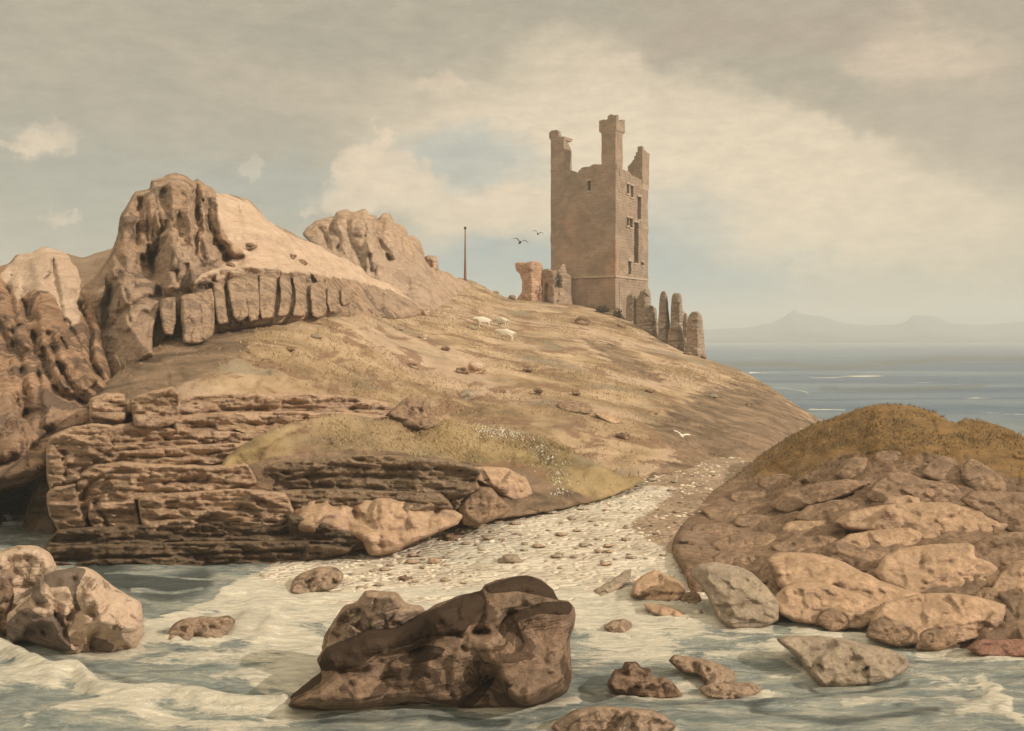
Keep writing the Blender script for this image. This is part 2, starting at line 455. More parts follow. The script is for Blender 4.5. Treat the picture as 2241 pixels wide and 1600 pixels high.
def plain_mat(name, c, c2=None, scale=8, rough=.8, bump=.2):
    N = NT(name); co = N.tc.outputs['Object']
    a = N.noise(co, scale, 6, .6)
    col = N.ramp(a, [(.35, c), (.65, c2 or tuple(min(1, x*1.3) for x in c))])
    return N.done(col, N.bump(a, bump, .02), rough)
def blade_mat(name, stops):
    N = NT(name); r = N.attr('tint')
    return N.done(N.ramp(r, stops), None, .9)

MOSS = ((.40, .26, .085), (.20, .135, .05))
M = dict(
    turf=turf_mat(), bank_turf=turf_mat('bank_turf', ((.10, .075, .038), (.20, .145, .07), (.30, .215, .105), (.41, .30, .16)), .2), shingle=shingle_mat(), water=water_mat(),
    crag=rock_mat('crag_stone', (.66, .48, .35), (.45, .315, .225), (.17, .135, .11), .55, .75, .25, .6, cover=((.78, .58, .43), (.60, .42, .30)), size=1.4),
    crag_red=rock_mat('red_crag_stone', (.60, .40, .275), (.42, .27, .18), (.12, .095, .08), .55, .7, .3, .7, cover=((.74, .55, .41), (.56, .40, .29)), size=1.3),
    crag_far=rock_mat('pale_crag_stone', (.62, .46, .34), (.48, .35, .26), (.25, .18, .14), .5, .45, .2, .5, size=1.6),
    column=rock_mat('column_stone', (.62, .45, .325), (.46, .33, .24), (.15, .12, .10), .7, .5, .25, .6),
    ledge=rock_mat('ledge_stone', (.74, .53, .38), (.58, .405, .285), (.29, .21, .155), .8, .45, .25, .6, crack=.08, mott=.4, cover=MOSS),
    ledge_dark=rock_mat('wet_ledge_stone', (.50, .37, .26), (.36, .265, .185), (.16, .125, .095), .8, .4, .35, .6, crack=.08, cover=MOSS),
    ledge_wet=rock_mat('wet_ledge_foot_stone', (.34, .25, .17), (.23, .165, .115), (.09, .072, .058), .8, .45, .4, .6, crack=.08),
    slab=rock_mat('pink_slab_stone', (.68, .485, .36), (.50, .35, .255), (.27, .19, .145), .8, .45, .25, .4, crack=0, mott=.5, up=((.56, .37, .20), .25)),
    slab_brown=rock_mat('brown_slab_stone', (.52, .365, .26), (.38, .265, .185), (.19, .135, .10), .8, .5, .3, .5, crack=.06),
    slab_grey=rock_mat('grey_slab_stone', (.58, .48, .375), (.46, .375, .295), (.25, .20, .155), .8, .4, .2, .5, crack=0, mott=.35),
    wash=rock_mat('sea_washed_stone', (.64, .47, .35), (.46, .335, .245), (.14, .105, .08), 1.1, .7, .2, .5),
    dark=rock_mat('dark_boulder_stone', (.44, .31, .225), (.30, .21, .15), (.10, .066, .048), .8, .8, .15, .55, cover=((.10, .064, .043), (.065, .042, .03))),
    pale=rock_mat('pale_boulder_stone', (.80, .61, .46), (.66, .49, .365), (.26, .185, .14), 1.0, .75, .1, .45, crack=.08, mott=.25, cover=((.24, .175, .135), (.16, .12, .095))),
    mound=rock_mat('mound_ground', (.52, .365, .26), (.37, .255, .175), (.17, .12, .085), .6, .4, .5, .7, crack=.05, cover=((.39, .235, .10), (.19, .128, .065)), size=1.2),
    tower=masonry_mat('tower_masonry', (.37, .265, .19), (.42, .305, .22), (.31, .225, .165)),
    ruin=masonry_mat('ruin_masonry', (.50, .30, .20), (.56, .37, .26), (.38, .25, .18), .55, .26),
    stump=masonry_mat('stump_masonry', (.35, .265, .20), (.42, .32, .24), (.26, .20, .15), .5, .3),
    dressed=plain_mat('dressed_stone', (.38, .285, .21), (.46, .35, .26), 5),
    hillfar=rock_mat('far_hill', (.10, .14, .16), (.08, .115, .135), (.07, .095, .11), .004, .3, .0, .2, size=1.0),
    wood=plain_mat('weathered_wood', (.16, .085, .05), (.22, .12, .07), 6),
    iron=plain_mat('iron', (.05, .035, .03), None, 9, .5),
    fleece=plain_mat('fleece', (.56, .50, .41), (.70, .63, .53), 14, .95, .6),
    face=plain_mat('sheep_face', (.35, .22, .16), None, 20),
    feather_w=plain_mat('white_feather', (.74, .70, .62), (.82, .78, .70), 10, .7),
    feather_d=plain_mat('dark_feather', (.06, .05, .045), None, 10, .7),
    beak=plain_mat('beak', (.45, .25, .05), None, 10, .5),
    shrub=blade_mat('shrub_leaves', [(0, (.03, .028, .018)), (1, (.11, .085, .045))]),
    grass=blade_mat('dry_grass', [(0, (.22, .155, .08)), (.5, (.36, .25, .13)), (1, (.50, .36, .21))]),
    daisy=blade_mat('pale_thrift', [(0, (.30, .25, .17)), (.45, (.50, .45, .36)), (1, (.70, .66, .56))]),
)
# ---------------------------------------------------------------- land
def soft_patch(polys, soft=14, base=0., top=1.):
    def f(p, w):
        r = np.full(len(p), base)
        for q in polys:
            q = curve(q, 5)
            d, _ = seg_dist(p, q); s = np.where(inside(p, q), d, -d)
            r = np.maximum(r, base+(top-base)*sstep(-soft, soft, s))
        return r
    return f
HILL_D = inv_depth([(200, 880, 36), (235, 850, 37), (330, 775, 41), (480, 725, 45), (640, 690, 50), (780, 670, 62), (925, 680, 76), (880, 640, 90),
    (1010, 612, 110), (1110, 650, 112), (1200, 660, 113), (1345, 687, 112), (1440, 740, 99), (1550, 785, 91), (1680, 845, 84), (1790, 915, 78),
    (520, 830, 36), (700, 850, 39), (850, 900, 42), (1000, 900, 46), (1050, 720, 74), (1200, 950, 43), (1400, 900, 52), (1400, 800, 74),
    (1600, 900, 64), (1300, 1060, 37.5), (1500, 1045, 40), (1600, 1045, 42), (1700, 985, 52), (800, 1050, 37), (400, 900, 33)])
SK = [(.6, .02), (2, .25), (5, 1.2), (10, 4), (16, 9)]
hill = relief('hill', [(190, 890), (235, 835), (330, 765), (400, 725), (500, 690), (600, 655), (720, 630), (820, 630), (900, 632), (960, 618), (1008, 609),
    (1030, 613), (1055, 625), (1082, 640), (1112, 652), (1150, 658), (1200, 660), (1260, 664), (1345, 680), (1390, 712), (1440, 742), (1500, 773), (1550, 787),
    (1620, 811), (1680, 845), (1735, 882), (1790, 916), (1800, 945), (1700, 1010), (1600, 1062), (1500, 1075), (1400, 1090), (1300, 1110), (1150, 1125),
    (1000, 1120), (800, 1060), (600, 970), (400, 905), (250, 905)],
    HILL_D, 0.0, M['turf'], rnd=20, step=4, rough=(.85, 4.), fac=(.22, 3.), wob=2.2, skirt=SK, seed=3, kind='structure', lines=[
        ([(1265, 745), (1330, 770), (1400, 800), (1460, 850)], .7, 13), ([(640, 765), (760, 790), (880, 800), (960, 790)], .5, 12),
        ([(880, 760), (1000, 800), (1150, 830), (1300, 900)], .35, 16), ([(520, 740), (600, 760), (700, 745)], -.35, 22),
        ([(1250, 845), (1350, 880), (1500, 930), (1620, 960)], .4, 12), ([(1180, 690), (1250, 700), (1330, 735), (1400, 755)], .35, 9),
        ([(260, 830), (330, 800), (430, 765)], .35, 10)],
    paint=lambda p, w: np.maximum.reduce([soft_patch([[(190, 900), (230, 830), (330, 760), (480, 700), (560, 720), (520, 780), (440, 830), (300, 870)]], 26)(p, w),
        soft_patch([[(1450, 1010), (1600, 960), (1720, 940), (1800, 900), (1800, 1100), (1400, 1100)], [(1560, 840), (1680, 850), (1790, 920), (1700, 1000), (1500, 1000), (1420, 930)]], 60, 0, .9)(p, w),  # lower right slope: shade painted in as darker ground
        soft_patch([[(1265, 735), (1340, 745), (1420, 790), (1470, 850), (1400, 830), (1320, 790)], [(1590, 815), (1690, 850), (1770, 905), (1660, 900)]], 14, 0, .6)(p, w)]))
BANK_D = inv_depth([(490, 1030, 29.2), (560, 965, 30.2), (600, 940, 31.0), (740, 908, 34), (850, 915, 36.5), (1100, 935, 40.5), (1300, 1010, 38), (1400, 1050, 37), (1100, 1110, 32), (900, 1090, 31.5), (650, 1080, 30.4), (540, 1080, 29.8)])
bank = relief('bank', [(478, 1045), (488, 1015), (520, 982), (580, 950), (650, 925), (740, 908), (850, 914), (960, 922), (1100, 938), (1200, 962), (1290, 1010), (1360, 1042),
    (1410, 1052), (1330, 1090), (1200, 1120), (1100, 1135), (950, 1135), (800, 1105), (650, 1095), (540, 1088)], BANK_D, .5, M['bank_turf'], rnd=60, step=4, rough=(.3, 2.2), fac=(.15, 1.4), wob=2.5,
    skirt=SK[:4], seed=8, kind='structure', lines=[([(560, 1010), (620, 960), (700, 930)], .22, 7), ([(690, 1005), (740, 960), (820, 935)], .22, 7), ([(1020, 1060), (1080, 1020), (1180, 1010)], .35, 10),
        ([(1300, 1090), (1240, 1040), (1180, 1000)], .2, 8), ([(900, 1000), (1000, 975), (1120, 1000)], .2, 9)],
    paint=soft_patch([[(480, 1050), (560, 1010), (700, 985), (850, 985), (960, 1000), (1040, 1015), (1080, 1020), (1150, 1030), (1210, 1060), (1300, 1095), (1100, 1150), (900, 1140), (500, 1100)]], 16, 0, .95))
BEACH_D = inv_depth([(500, 1300, 24.7), (900, 1330, 23.2), (800, 1210, 28.4), (1080, 1115, 33.4), (1300, 1065, 37.3), (1500, 1022, 42), (1620, 1010, 44.5), (1200, 1250, 26.1), (1400, 1200, 28.3),
    (1400, 1420, 20.6), (1100, 1400, 21.1), (650, 1400, 21.1), (1560, 1100, 34), (650, 1240, 26.9), (1500, 1300, 24.1)])
beach = relief('beach', [(462, 1318), (540, 1268), (640, 1222), (780, 1196), (830, 1180), (950, 1135), (1080, 1095), (1200, 1070), (1300, 1050), (1400, 1030), (1500, 1012), (1620, 1005), (1680, 1040),
    (1640, 1120), (1600, 1200), (1600, 1300), (1530, 1380), (1400, 1420), (1200, 1430), (900, 1430), (650, 1380), (520, 1352)], BEACH_D, 0., M['shingle'], rnd=20, step=4, rough=(.12, 1.6), wob=2,
    skirt=SK[:3], seed=12, kind='structure', dip=(1330, 30, .35), paint=soft_patch([[(1380, 1150), (1480, 1070), (1400, 1060), (1480, 1020), (1700, 990), (1700, 1400), (1530, 1270), (1450, 1200)]], 26, 0, .95),
    lines=[([(480, 1300), (640, 1235), (780, 1210)], -.12, 14), ([(900, 1240), (1060, 1180), (1250, 1130)], .12, 8), ([(1000, 1290), (1200, 1230), (1380, 1190)], .1, 8), ([(1090, 1140), (1250, 1100), (1400, 1070)], .14, 6)])
MOUND_D = inv_depth([(1600, 1365, 21.4), (1900, 1390, 20.6), (2240, 1440, 19.2), (1500, 1230, 26.3), (1500, 1140, 31.5), (1610, 1045, 38), (1780, 932, 41), (1930, 887, 39), (2050, 905, 37), (2240, 965, 32),
    (2000, 1000, 31.5), (1800, 1100, 29.5), (2000, 1200, 25.3), (2240, 1200, 24.3), (2200, 1330, 21.4), (1750, 1230, 25.6), (2420, 1010, 30), (2420, 1400, 19.8)])
mound = relief('mound', [(1470, 1200), (1500, 1130), (1550, 1085), (1600, 1052), (1650, 1010), (1720, 962), (1780, 931), (1850, 905), (1900, 890), (1940, 886), (1990, 890), (2045, 904), (2080, 926), (2098, 927), (2115, 917),
    (2180, 930), (2250, 962), (2330, 985), (2470, 1020), (2470, 1425), (2240, 1440), (2100, 1425), (1940, 1396), (1850, 1382), (1700, 1366), (1600, 1360), (1540, 1315), (1495, 1255)], MOUND_D, .3, M['mound'], rnd=40, step=4,
    rough=(.34, 1.5), fac=(.26, 1.3), dip=(1290, 55, .75), wob=2.5, skirt=SK[:4], seed=21, kind='structure',
    lines=[([(1600, 1060), (1680, 1000), (1760, 950)], .3, 9), ([(1690, 1110), (1760, 1060), (1830, 1010), (1900, 1000)], .3, 9), ([(2020, 1000), (2110, 1060), (2200, 1080)], .25, 8), ([(1930, 960), (2000, 990), (2100, 985)], -.3, 25)],
    paint=soft_patch([[(1640, 1030), (1720, 950), (1800, 880), (2000, 860), (2260, 900), (2500, 980), (2480, 1130), (2250, 1060), (2130, 1010), (2000, 1000), (1880, 1000), (1800, 1010), (1740, 1040), (1690, 1060)]], 95))

# ---------------------------------------------------------------- sea
def build_sea():
    v = np.concatenate([np.arange(1860, 775, -2.6), np.array([770, 765, 761, 758, 755, 752.5, 750.5, 749, 748, 747.3, 746.8, 746.4, 746.1])])
    y = EYE*F/(v-VH)
    t = np.concatenate([np.arange(-1900, -240, 60), np.arange(-240, 2480, 4.2), np.arange(2480, 4200, 60)])
    U, V = np.meshgrid(t, v); Y = np.repeat(y[:, None], len(t), 1)
    pts = np.stack([U.ravel(), V.ravel()], -1)
    X = ((U-CX)/F*Y).ravel(); Y = Y.ravel()
    far = sstep(45, 90, Y)
    q = np.stack([X*.35, Y*.9, np.zeros_like(X)], -1)
    amp = .075*(1-far)+.22*far
    amp *= 1-.85*sstep(700, 2000, Y)
    z = amp*fbm(q*np.where(far > .5, .12, .75)[:, None], 4, 5)
    z += (1-far)*.09*fbm(np.stack([X*1.1, Y*2.6, 0*X], -1), 4, 61)+(1-far)*.04*np.sin(Y*3.1+1.5*fbm(q*.6, 2, 9)*3)
    foam = .27*(1-far)*sstep(1640, 1560, pts[:, 1]+60*fbm(np.stack([X*.3, Y*.5, 0*X], -1), 3, 31))+.10*(1-far)
    dist = np.hypot((pts[:, 0]-CX)*.6, pts[:, 1])
    for ln, w, k, hgt in FOAM_AND_DARK_WATER:
        l = curve(ln, 5, False, .8) if len(ln) > 2 else np.asarray(ln, float)
        m = (pts[:, 0] > l[:, 0].min()-5*w) & (pts[:, 0] < l[:, 0].max()+5*w) & (pts[:, 1] > l[:, 1].min()-4*w) & (pts[:, 1] < l[:, 1].max()+4*w)
        if not m.any(): continue
        a = pts[m]*[.75, 1]; d, _ = seg_dist(a, l*[.75, 1], False)
        g = np.exp(-(d/w)**2)
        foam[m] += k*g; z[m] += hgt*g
    foam = np.where((far > .5) & (foam > 0), foam*np.clip(.8+1.3*fbm(np.stack([X*.12, Y*.05, 0*X], -1), 4, 77), .1, 1.2), foam)
    foam = np.clip(foam, -.6, 1.05)
    z = np.where((far < .5), np.minimum(z, .42), z)
    nr, nc = U.shape; c = np.arange(nr*nc).reshape(nr, nc)
    quads = np.stack([c[:-1, :-1], c[:-1, 1:], c[1:, 1:], c[1:, :-1]], -1).reshape(-1, 4)
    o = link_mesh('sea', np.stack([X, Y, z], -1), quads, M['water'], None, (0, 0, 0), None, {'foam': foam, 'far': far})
    tag(o, kind='structure')
# foam and crests: (line, width, strength, height); negative strength paints dark water
FOAM_AND_DARK_WATER = [
    # breaking wave at lower left
    ([(-150, 1400), (0, 1425), (50, 1455), (110, 1482), (165, 1480), (215, 1515), (300, 1530), (370, 1520), (480, 1545), (620, 1550)], 14, .95, .22),
    ([(0, 1500), (60, 1490), (110, 1500)], 12, .5, .06), ([(60, 1580), (200, 1545), (330, 1565), (470, 1590), (620, 1585)], 12, .55, .05),
    ([(-100, 1545), (40, 1560), (140, 1585)], 16, -.3, 0),
    ([(40, 1430), (140, 1450), (300, 1500), (480, 1515), (640, 1530)], 15, -.7, 0),
    ([(320, 1450), (480, 1440), (620, 1450)], 14, .25, .02), ([(280, 1410), (360, 1425), (480, 1420), (560, 1410)], 10, -.2, 0),
    ([(470, 1490), (560, 1480), (700, 1500)], 12, .4, .02),
    ([(540, 1345), (580, 1340), (600, 1360), (585, 1390)], 16, .75, .10), ([(560, 1400), (640, 1410), (700, 1440), (650, 1480)], 30, .75, .05),
    ([(330, 1370), (420, 1340), (500, 1300), (560, 1270)], 14, .7, .03), ([(320, 1395), (420, 1410), (520, 1395), (560, 1360)], 9, .4, .02),
    ([(520, 1330), (640, 1300), (760, 1310), (900, 1290), (1100, 1290), (1300, 1300)], 42, .8, .0), ([(520, 1320), (620, 1325), (720, 1340)], 20, .1, .0),
    ([(600, 1350), (700, 1340), (740, 1370)], 18, .3, 0),
    # dark pool under the cliff: the cliff's reflection painted into the water
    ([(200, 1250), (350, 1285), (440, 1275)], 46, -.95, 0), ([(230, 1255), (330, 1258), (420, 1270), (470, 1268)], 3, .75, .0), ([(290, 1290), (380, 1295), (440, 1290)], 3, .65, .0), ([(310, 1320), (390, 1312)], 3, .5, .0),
    # right of the big boulder
    ([(1260, 1300), (1330, 1330), (1400, 1340), (1500, 1350)], 32, .75, .0), ([(1270, 1370), (1330, 1400), (1420, 1390)], 20, .35, .0),
    ([(1420, 1400), (1550, 1380), (1680, 1400)], 22, .12, .0), ([(1280, 1450), (1380, 1430), (1460, 1420)], 16, .25, .0),
    ([(1510, 1270), (1540, 1310), (1600, 1350), (1640, 1370)], 9, .85, .03), ([(1320, 1515), (1400, 1525), (1500, 1520), (1680, 1515)], 8, .6, .03),
    ([(1470, 1498), (1530, 1490), (1590, 1495)], 10, .35, .02), ([(1330, 1400), (1500, 1440), (1640, 1420)], 14, .25, .0),
    ([(1270, 1500), (1400, 1540), (1560, 1545), (1800, 1530)], 12, -.7, 0), ([(1780, 1500), (1880, 1510), (1980, 1490)], 16, -.9, 0), ([(1650, 1560), (1850, 1580), (2050, 1560)], 14, -.75, .0),  # dark bands; the one below the grey boulder is its painted shadow
    ([(1700, 1370), (1800, 1375), (1880, 1380)], 10, -.7, 0),
    ([(1950, 1395), (2020, 1412), (2080, 1418), (2160, 1428), (2260, 1425)], 9, .9, .03), ([(2010, 1430), (2120, 1440), (2240, 1445)], 8, .35, .0),
    ([(2150, 1495), (2180, 1510), (2165, 1530), (2200, 1545), (2185, 1560)], 10, .85, .06), ([(2100, 1565), (2180, 1555), (2240, 1590)], 10, .6, .03),
    ([(1980, 1470), (2060, 1490), (2130, 1500)], 10, .25, .0), ([(1850, 1545), (2000, 1530), (2100, 1530)], 9, .3, 0),
    ([(620, 1555), (760, 1558), (900, 1545), (980, 1540), (1040, 1556), (1150, 1555), (1260, 1525)], 9, .85, .04),
    ([(700, 1580), (850, 1575), (940, 1572)], 10, -.7, 0), ([(960, 1575), (1060, 1580), (1140, 1575)], 12, -.85, 0), ([(1130, 1580), (1210, 1590), (1260, 1570)], 8, .5, .02),
    ([(1545, 1352), (1600, 1374), (1660, 1376), (1710, 1370), (1790, 1386), (1880, 1392), (1930, 1408)], 8, .8, .02), ([(1690, 1408), (1760, 1470), (1800, 1500), (1880, 1502), (1980, 1482)], 7, .55, .01), ([(1325, 1512), (1345, 1520), (1420, 1524)], 7, .6, .01), ([(560, 1500), (620, 1545), (680, 1560)], 14, .6, .03),
    # round the stones in the water
    ([(360, 1405), (430, 1412), (500, 1398), (525, 1370)], 7, .6, .02), ([(620, 1290), (680, 1296), (760, 1280)], 8, .55, .01), ([(150, 1430), (230, 1438), (300, 1425), (330, 1380)], 8, .65, .02),
    ([(1200, 1600), (1300, 1605), (1480, 1600)], 8, .5, .01),
    # far sea
    ([(1640, 815), (1720, 816), (1780, 825), (1850, 824), (1960, 822), (2080, 818)], 2.4, .85, .0), ([(1690, 846), (1740, 852), (1765, 858), (1775, 868), (1790, 874)], 3, .55, .0), ([(1790, 874), (1850, 866)], 3, .6, .0),
    ([(1840, 845), (1950, 840), (2050, 836)], 3, .5, 0), ([(1870, 868), (2000, 866), (2120, 872), (2220, 868)], 3, .55, 0), ([(2150, 903), (2241, 906)], 2.2, .8, 0), ([(1770, 897), (1850, 899)], 2.5, .8, 0),
    ([(1560, 800), (1700, 798), (1800, 803), (1900, 800), (2000, 790), (2120, 784), (2240, 786)], 10, -.5, 0), ([(1800, 850), (1950, 852), (2150, 845)], 8, -.4, 0), ([(1560, 765), (1700, 760), (1850, 765)], 6, .35, 0),
]
build_sea()

# ---------------------------------------------------------------- far hills
def ridge(pts, bottom=765):
    return [(pts[0][0], bottom)]+pts+[(pts[-1][0], bottom)]
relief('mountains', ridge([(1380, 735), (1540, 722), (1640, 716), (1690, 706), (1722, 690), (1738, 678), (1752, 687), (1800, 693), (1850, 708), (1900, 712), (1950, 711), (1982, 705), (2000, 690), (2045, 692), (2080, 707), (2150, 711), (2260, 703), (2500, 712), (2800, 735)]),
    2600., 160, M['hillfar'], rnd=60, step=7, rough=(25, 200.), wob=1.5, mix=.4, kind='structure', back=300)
# ---------------------------------------------------------------- crags, each a thing with its columns
def far_depth(c): return inv_depth(c)
def thing_at(name, u, v, d, label, cat, group=None):
    t = empty(name, tuple(P(u, v, d))); t['_w'] = list(map(float, P(u, v, d)))
    tag(t, label, cat, group); return t

def joints(n, u0, u1, v0, v1, seed, dep=.38, w=3.2, lean=.12):
    rr = random.Random(seed); o = []
    for _ in range(n):
        u, v = rr.uniform(u0, u1), rr.uniform(v0, v1); l = rr.uniform(35, 120); k = rr.gauss(lean, .12)
        o.append(([(u, v), (u+k*l*.5+rr.uniform(-5, 5), v+l*.5), (u+k*l, v+l)], rr.uniform(.5, 1.2)*dep, rr.uniform(.7, 1.4)*w))
    return o
crag_d = inv_depth([(180, 650, 46), (230, 840, 43), (480, 720, 46), (640, 690, 50), (780, 680, 60), (925, 690, 74), (390, 380, 53), (600, 490, 58), (710, 541, 66), (855, 621, 78), (300, 600, 47), (920, 660, 79)])
crag = thing_at('crag', 450, 720, 48, 'tallest crag at the left, domed top split by deep clefts, pinkish flank sloping right', 'crag')
relief('crag_face', [(172, 640), (208, 606), (241, 556), (256, 518), (261, 477), (278, 447), (295, 420), (327, 413), (330, 397), (355, 387), (385, 378), (412, 388), (422, 398), (432, 392), (448, 402), (462, 409), (478, 423),
    (502, 424), (543, 437), (562, 455), (580, 477), (603, 494), (636, 507), (667, 524), (713, 541), (750, 555), (781, 577), (814, 608), (855, 623), (891, 643), (921, 668), (930, 690), (860, 700), (780, 695), (690, 700), (620, 712), (560, 722), (480, 735),
    (420, 770), (330, 800), (250, 850), (215, 835), (210, 760), (200, 690)],
    crag_d, 2.6, M['crag'], rnd=70, step=3.2, fac=(.8, 2.1), rough=(.20, 1.3), aniso=.42, wob=2.5, mix=.5, parent=crag, seed=5, back=6,
    lines=joints(15, 240, 560, 400, 640, 3)+joints(7, 230, 420, 620, 760, 4)+[([(318, 585), (300, 540), (300, 480), (312, 430)], 1.5, 20), ([(330, 585), (345, 540), (360, 490), (358, 420)], 1.2, 14), ([(334, 605), (330, 570), (333, 560)], 1.4, 7),
        ([(405, 400), (412, 470), (422, 540), (415, 600)], -1.5, 15), ([(375, 400), (372, 480), (385, 560), (370, 600)], -.9, 22),
        ([(431, 395), (430, 440), (434, 500), (424, 575)], 1.6, 9), ([(462, 420), (458, 460), (462, 500), (480, 540), (495, 570)], 1.5, 13), ([(448, 410), (450, 450), (446, 500), (455, 560)], -.7, 8),
        ([(430, 590), (480, 575), (530, 560)], 1.0, 12), ([(300, 460), (280, 475), (270, 500)], .5, 6), ([(285, 450), (300, 440)], .4, 5), ([(250, 560), (262, 590), (240, 640), (230, 700), (225, 800)], .9, 13),
        ([(425, 615), (500, 588), (600, 590), (700, 600)], -1.0, 16), ([(350, 640), (300, 660), (250, 700), (240, 720)], .8, 9), ([(345, 600), (400, 590), (410, 600)], .5, 9), ([(240, 840), (245, 760), (260, 700)], .5, 10),
        ([(300, 650), (350, 630), (420, 620)], -.5, 14), ([(420, 640), (520, 625), (640, 620), (740, 640)], .9, 26)],
    lobes=[(322, 500, 22, -.9), (328, 545, 20, -.9), (545, 545, 11, -.5), (520, 500, 60, .5), (210, 650, 26, .8), (655, 572, 14, -.4), (615, 560, 30, .3)],
    paint=soft_patch([[(425, 622), (450, 590), (530, 560), (490, 520), (470, 420), (540, 435), (610, 495), (720, 545), (860, 620), (930, 680), (860, 640), (760, 615), (600, 600), (500, 612)]], 14, 0, .75))  # pale scree flank, its sunlit brightness painted into the colour
for i, (pl, b) in enumerate([
    ([(350, 660), (362, 652), (384, 652), (386, 700), (380, 735), (360, 732), (352, 700)], .9),
    ([(394, 648), (430, 640), (466, 632), (472, 690), (466, 735), (440, 752), (402, 752), (396, 700)], 1.0),
    ([(466, 622), (490, 616), (494, 660), (500, 705), (478, 712), (468, 670)], .9),
    ([(497, 616), (530, 604), (545, 606), (548, 690), (520, 706), (510, 690), (500, 650)], .9),
    ([(536, 606), (564, 600), (570, 660), (566, 700), (545, 704), (536, 650)], 1.1),
    ([(567, 602), (606, 598), (604, 650), (600, 694), (570, 700), (566, 650)], 1.0),
    ([(611, 605), (632, 602), (640, 640), (630, 690), (606, 694), (612, 650)], 1.1),
    ([(640, 606), (668, 602), (670, 650), (668, 690), (640, 692), (646, 650)], .9),
    ([(680, 622), (698, 616), (708, 624), (708, 690), (684, 694), (678, 655)], .9),
    ([(717, 632), (728, 626), (738, 634), (738, 682), (722, 684), (716, 660)], .7),
    ([(745, 636), (758, 626), (772, 636), (768, 662), (748, 668)], .6)]):
    relief('rock_column', pl, lambda u, v: crag_d(u, v)-2.85, b*.8, M['column'], rnd=6, step=2.5, fac=(.22, .9), rough=(.2, .7), aniso=.4, wob=2.5, expo=.35, parent=crag, seed=40+i, back=3.0, mix=.4)

left_d = inv_depth([(20, 600, 50), (100, 545, 52), (230, 560, 52), (200, 870, 38), (60, 960, 35), (20, 1080, 32), (110, 1040, 32.5), (130, 700, 45)])
M['cave'] = rock_mat('cave_shade_stone', (.085, .075, .068), (.05, .045, .043), (.02, .02, .022), .8, .5, .4, .7)  # near-black colour carries the cave's shade
lcrag = thing_at('crag', 110, 900, 40, 'reddish crag at the left edge with long slanting clefts and a pale weathered top', 'crag')
relief('crag_face', [(-460, 800), (-380, 680), (-300, 640), (-210, 610), (-120, 622), (-60, 600), (-20, 586), (15, 578), (35, 558), (62, 554), (100, 540), (132, 549), (175, 564), (200, 557), (245, 545), (262, 560), (225, 610), (215, 660), (225, 760), (245, 830), (215, 880), (205, 930), (150, 952), (118, 975), (110, 1030), (60, 1060), (0, 1075), (-60, 1090), (-120, 1140), (-180, 1200), (-460, 1220), (-500, 1000)],
    left_d, 2.4, M['crag_red'], rnd=80, step=4, fac=(.7, 1.8), rough=(.24, 1.4), aniso=.38, wob=2.5, mix=.5, parent=lcrag, seed=15, back=5,
    lines=joints(13, 0, 230, 580, 950, 5, .4, 3.0, .2)+[([(20, 600), (25, 680), (40, 800), (60, 900)], 1.3, 12), ([(48, 640), (60, 700), (90, 780), (120, 860), (180, 880)], 1.7, 15), ([(100, 735), (125, 790), (160, 850), (195, 880)], 1.4, 11), ([(178, 665), (195, 720), (205, 800), (225, 830)], 1.2, 9),
        ([(130, 740), (165, 790), (160, 815)], .7, 6), ([(10, 700), (30, 850), (55, 920)], .8, 10), ([(50, 640), (110, 610), (180, 640)], -.5, 14), ([(190, 640), (205, 650), (215, 690)], -.7, 11), ([(0, 960), (70, 900), (110, 900)], .8, 10), ([(0, 1020), (60, 990), (110, 950)], 1., 12), ([(0, 1070), (50, 1060), (110, 1040)], 1.3, 16)],
    paint=soft_patch([[(0, 600), (40, 555), (100, 535), (250, 540), (235, 610), (190, 640), (180, 700), (150, 720), (110, 640), (70, 640), (40, 660)]], 18, 0, .85))
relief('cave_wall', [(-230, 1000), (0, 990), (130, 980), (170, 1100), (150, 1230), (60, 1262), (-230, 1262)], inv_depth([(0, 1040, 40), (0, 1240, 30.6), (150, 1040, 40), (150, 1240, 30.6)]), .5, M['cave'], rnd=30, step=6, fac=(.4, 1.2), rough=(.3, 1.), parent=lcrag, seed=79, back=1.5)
relief('rock_block', [(155, 845), (185, 820), (215, 822), (235, 850), (215, 880), (185, 885)], 37.5, .9, M['crag_red'], step=3, fac=(.2, .7), rough=(.15, .6), parent=lcrag, seed=77)

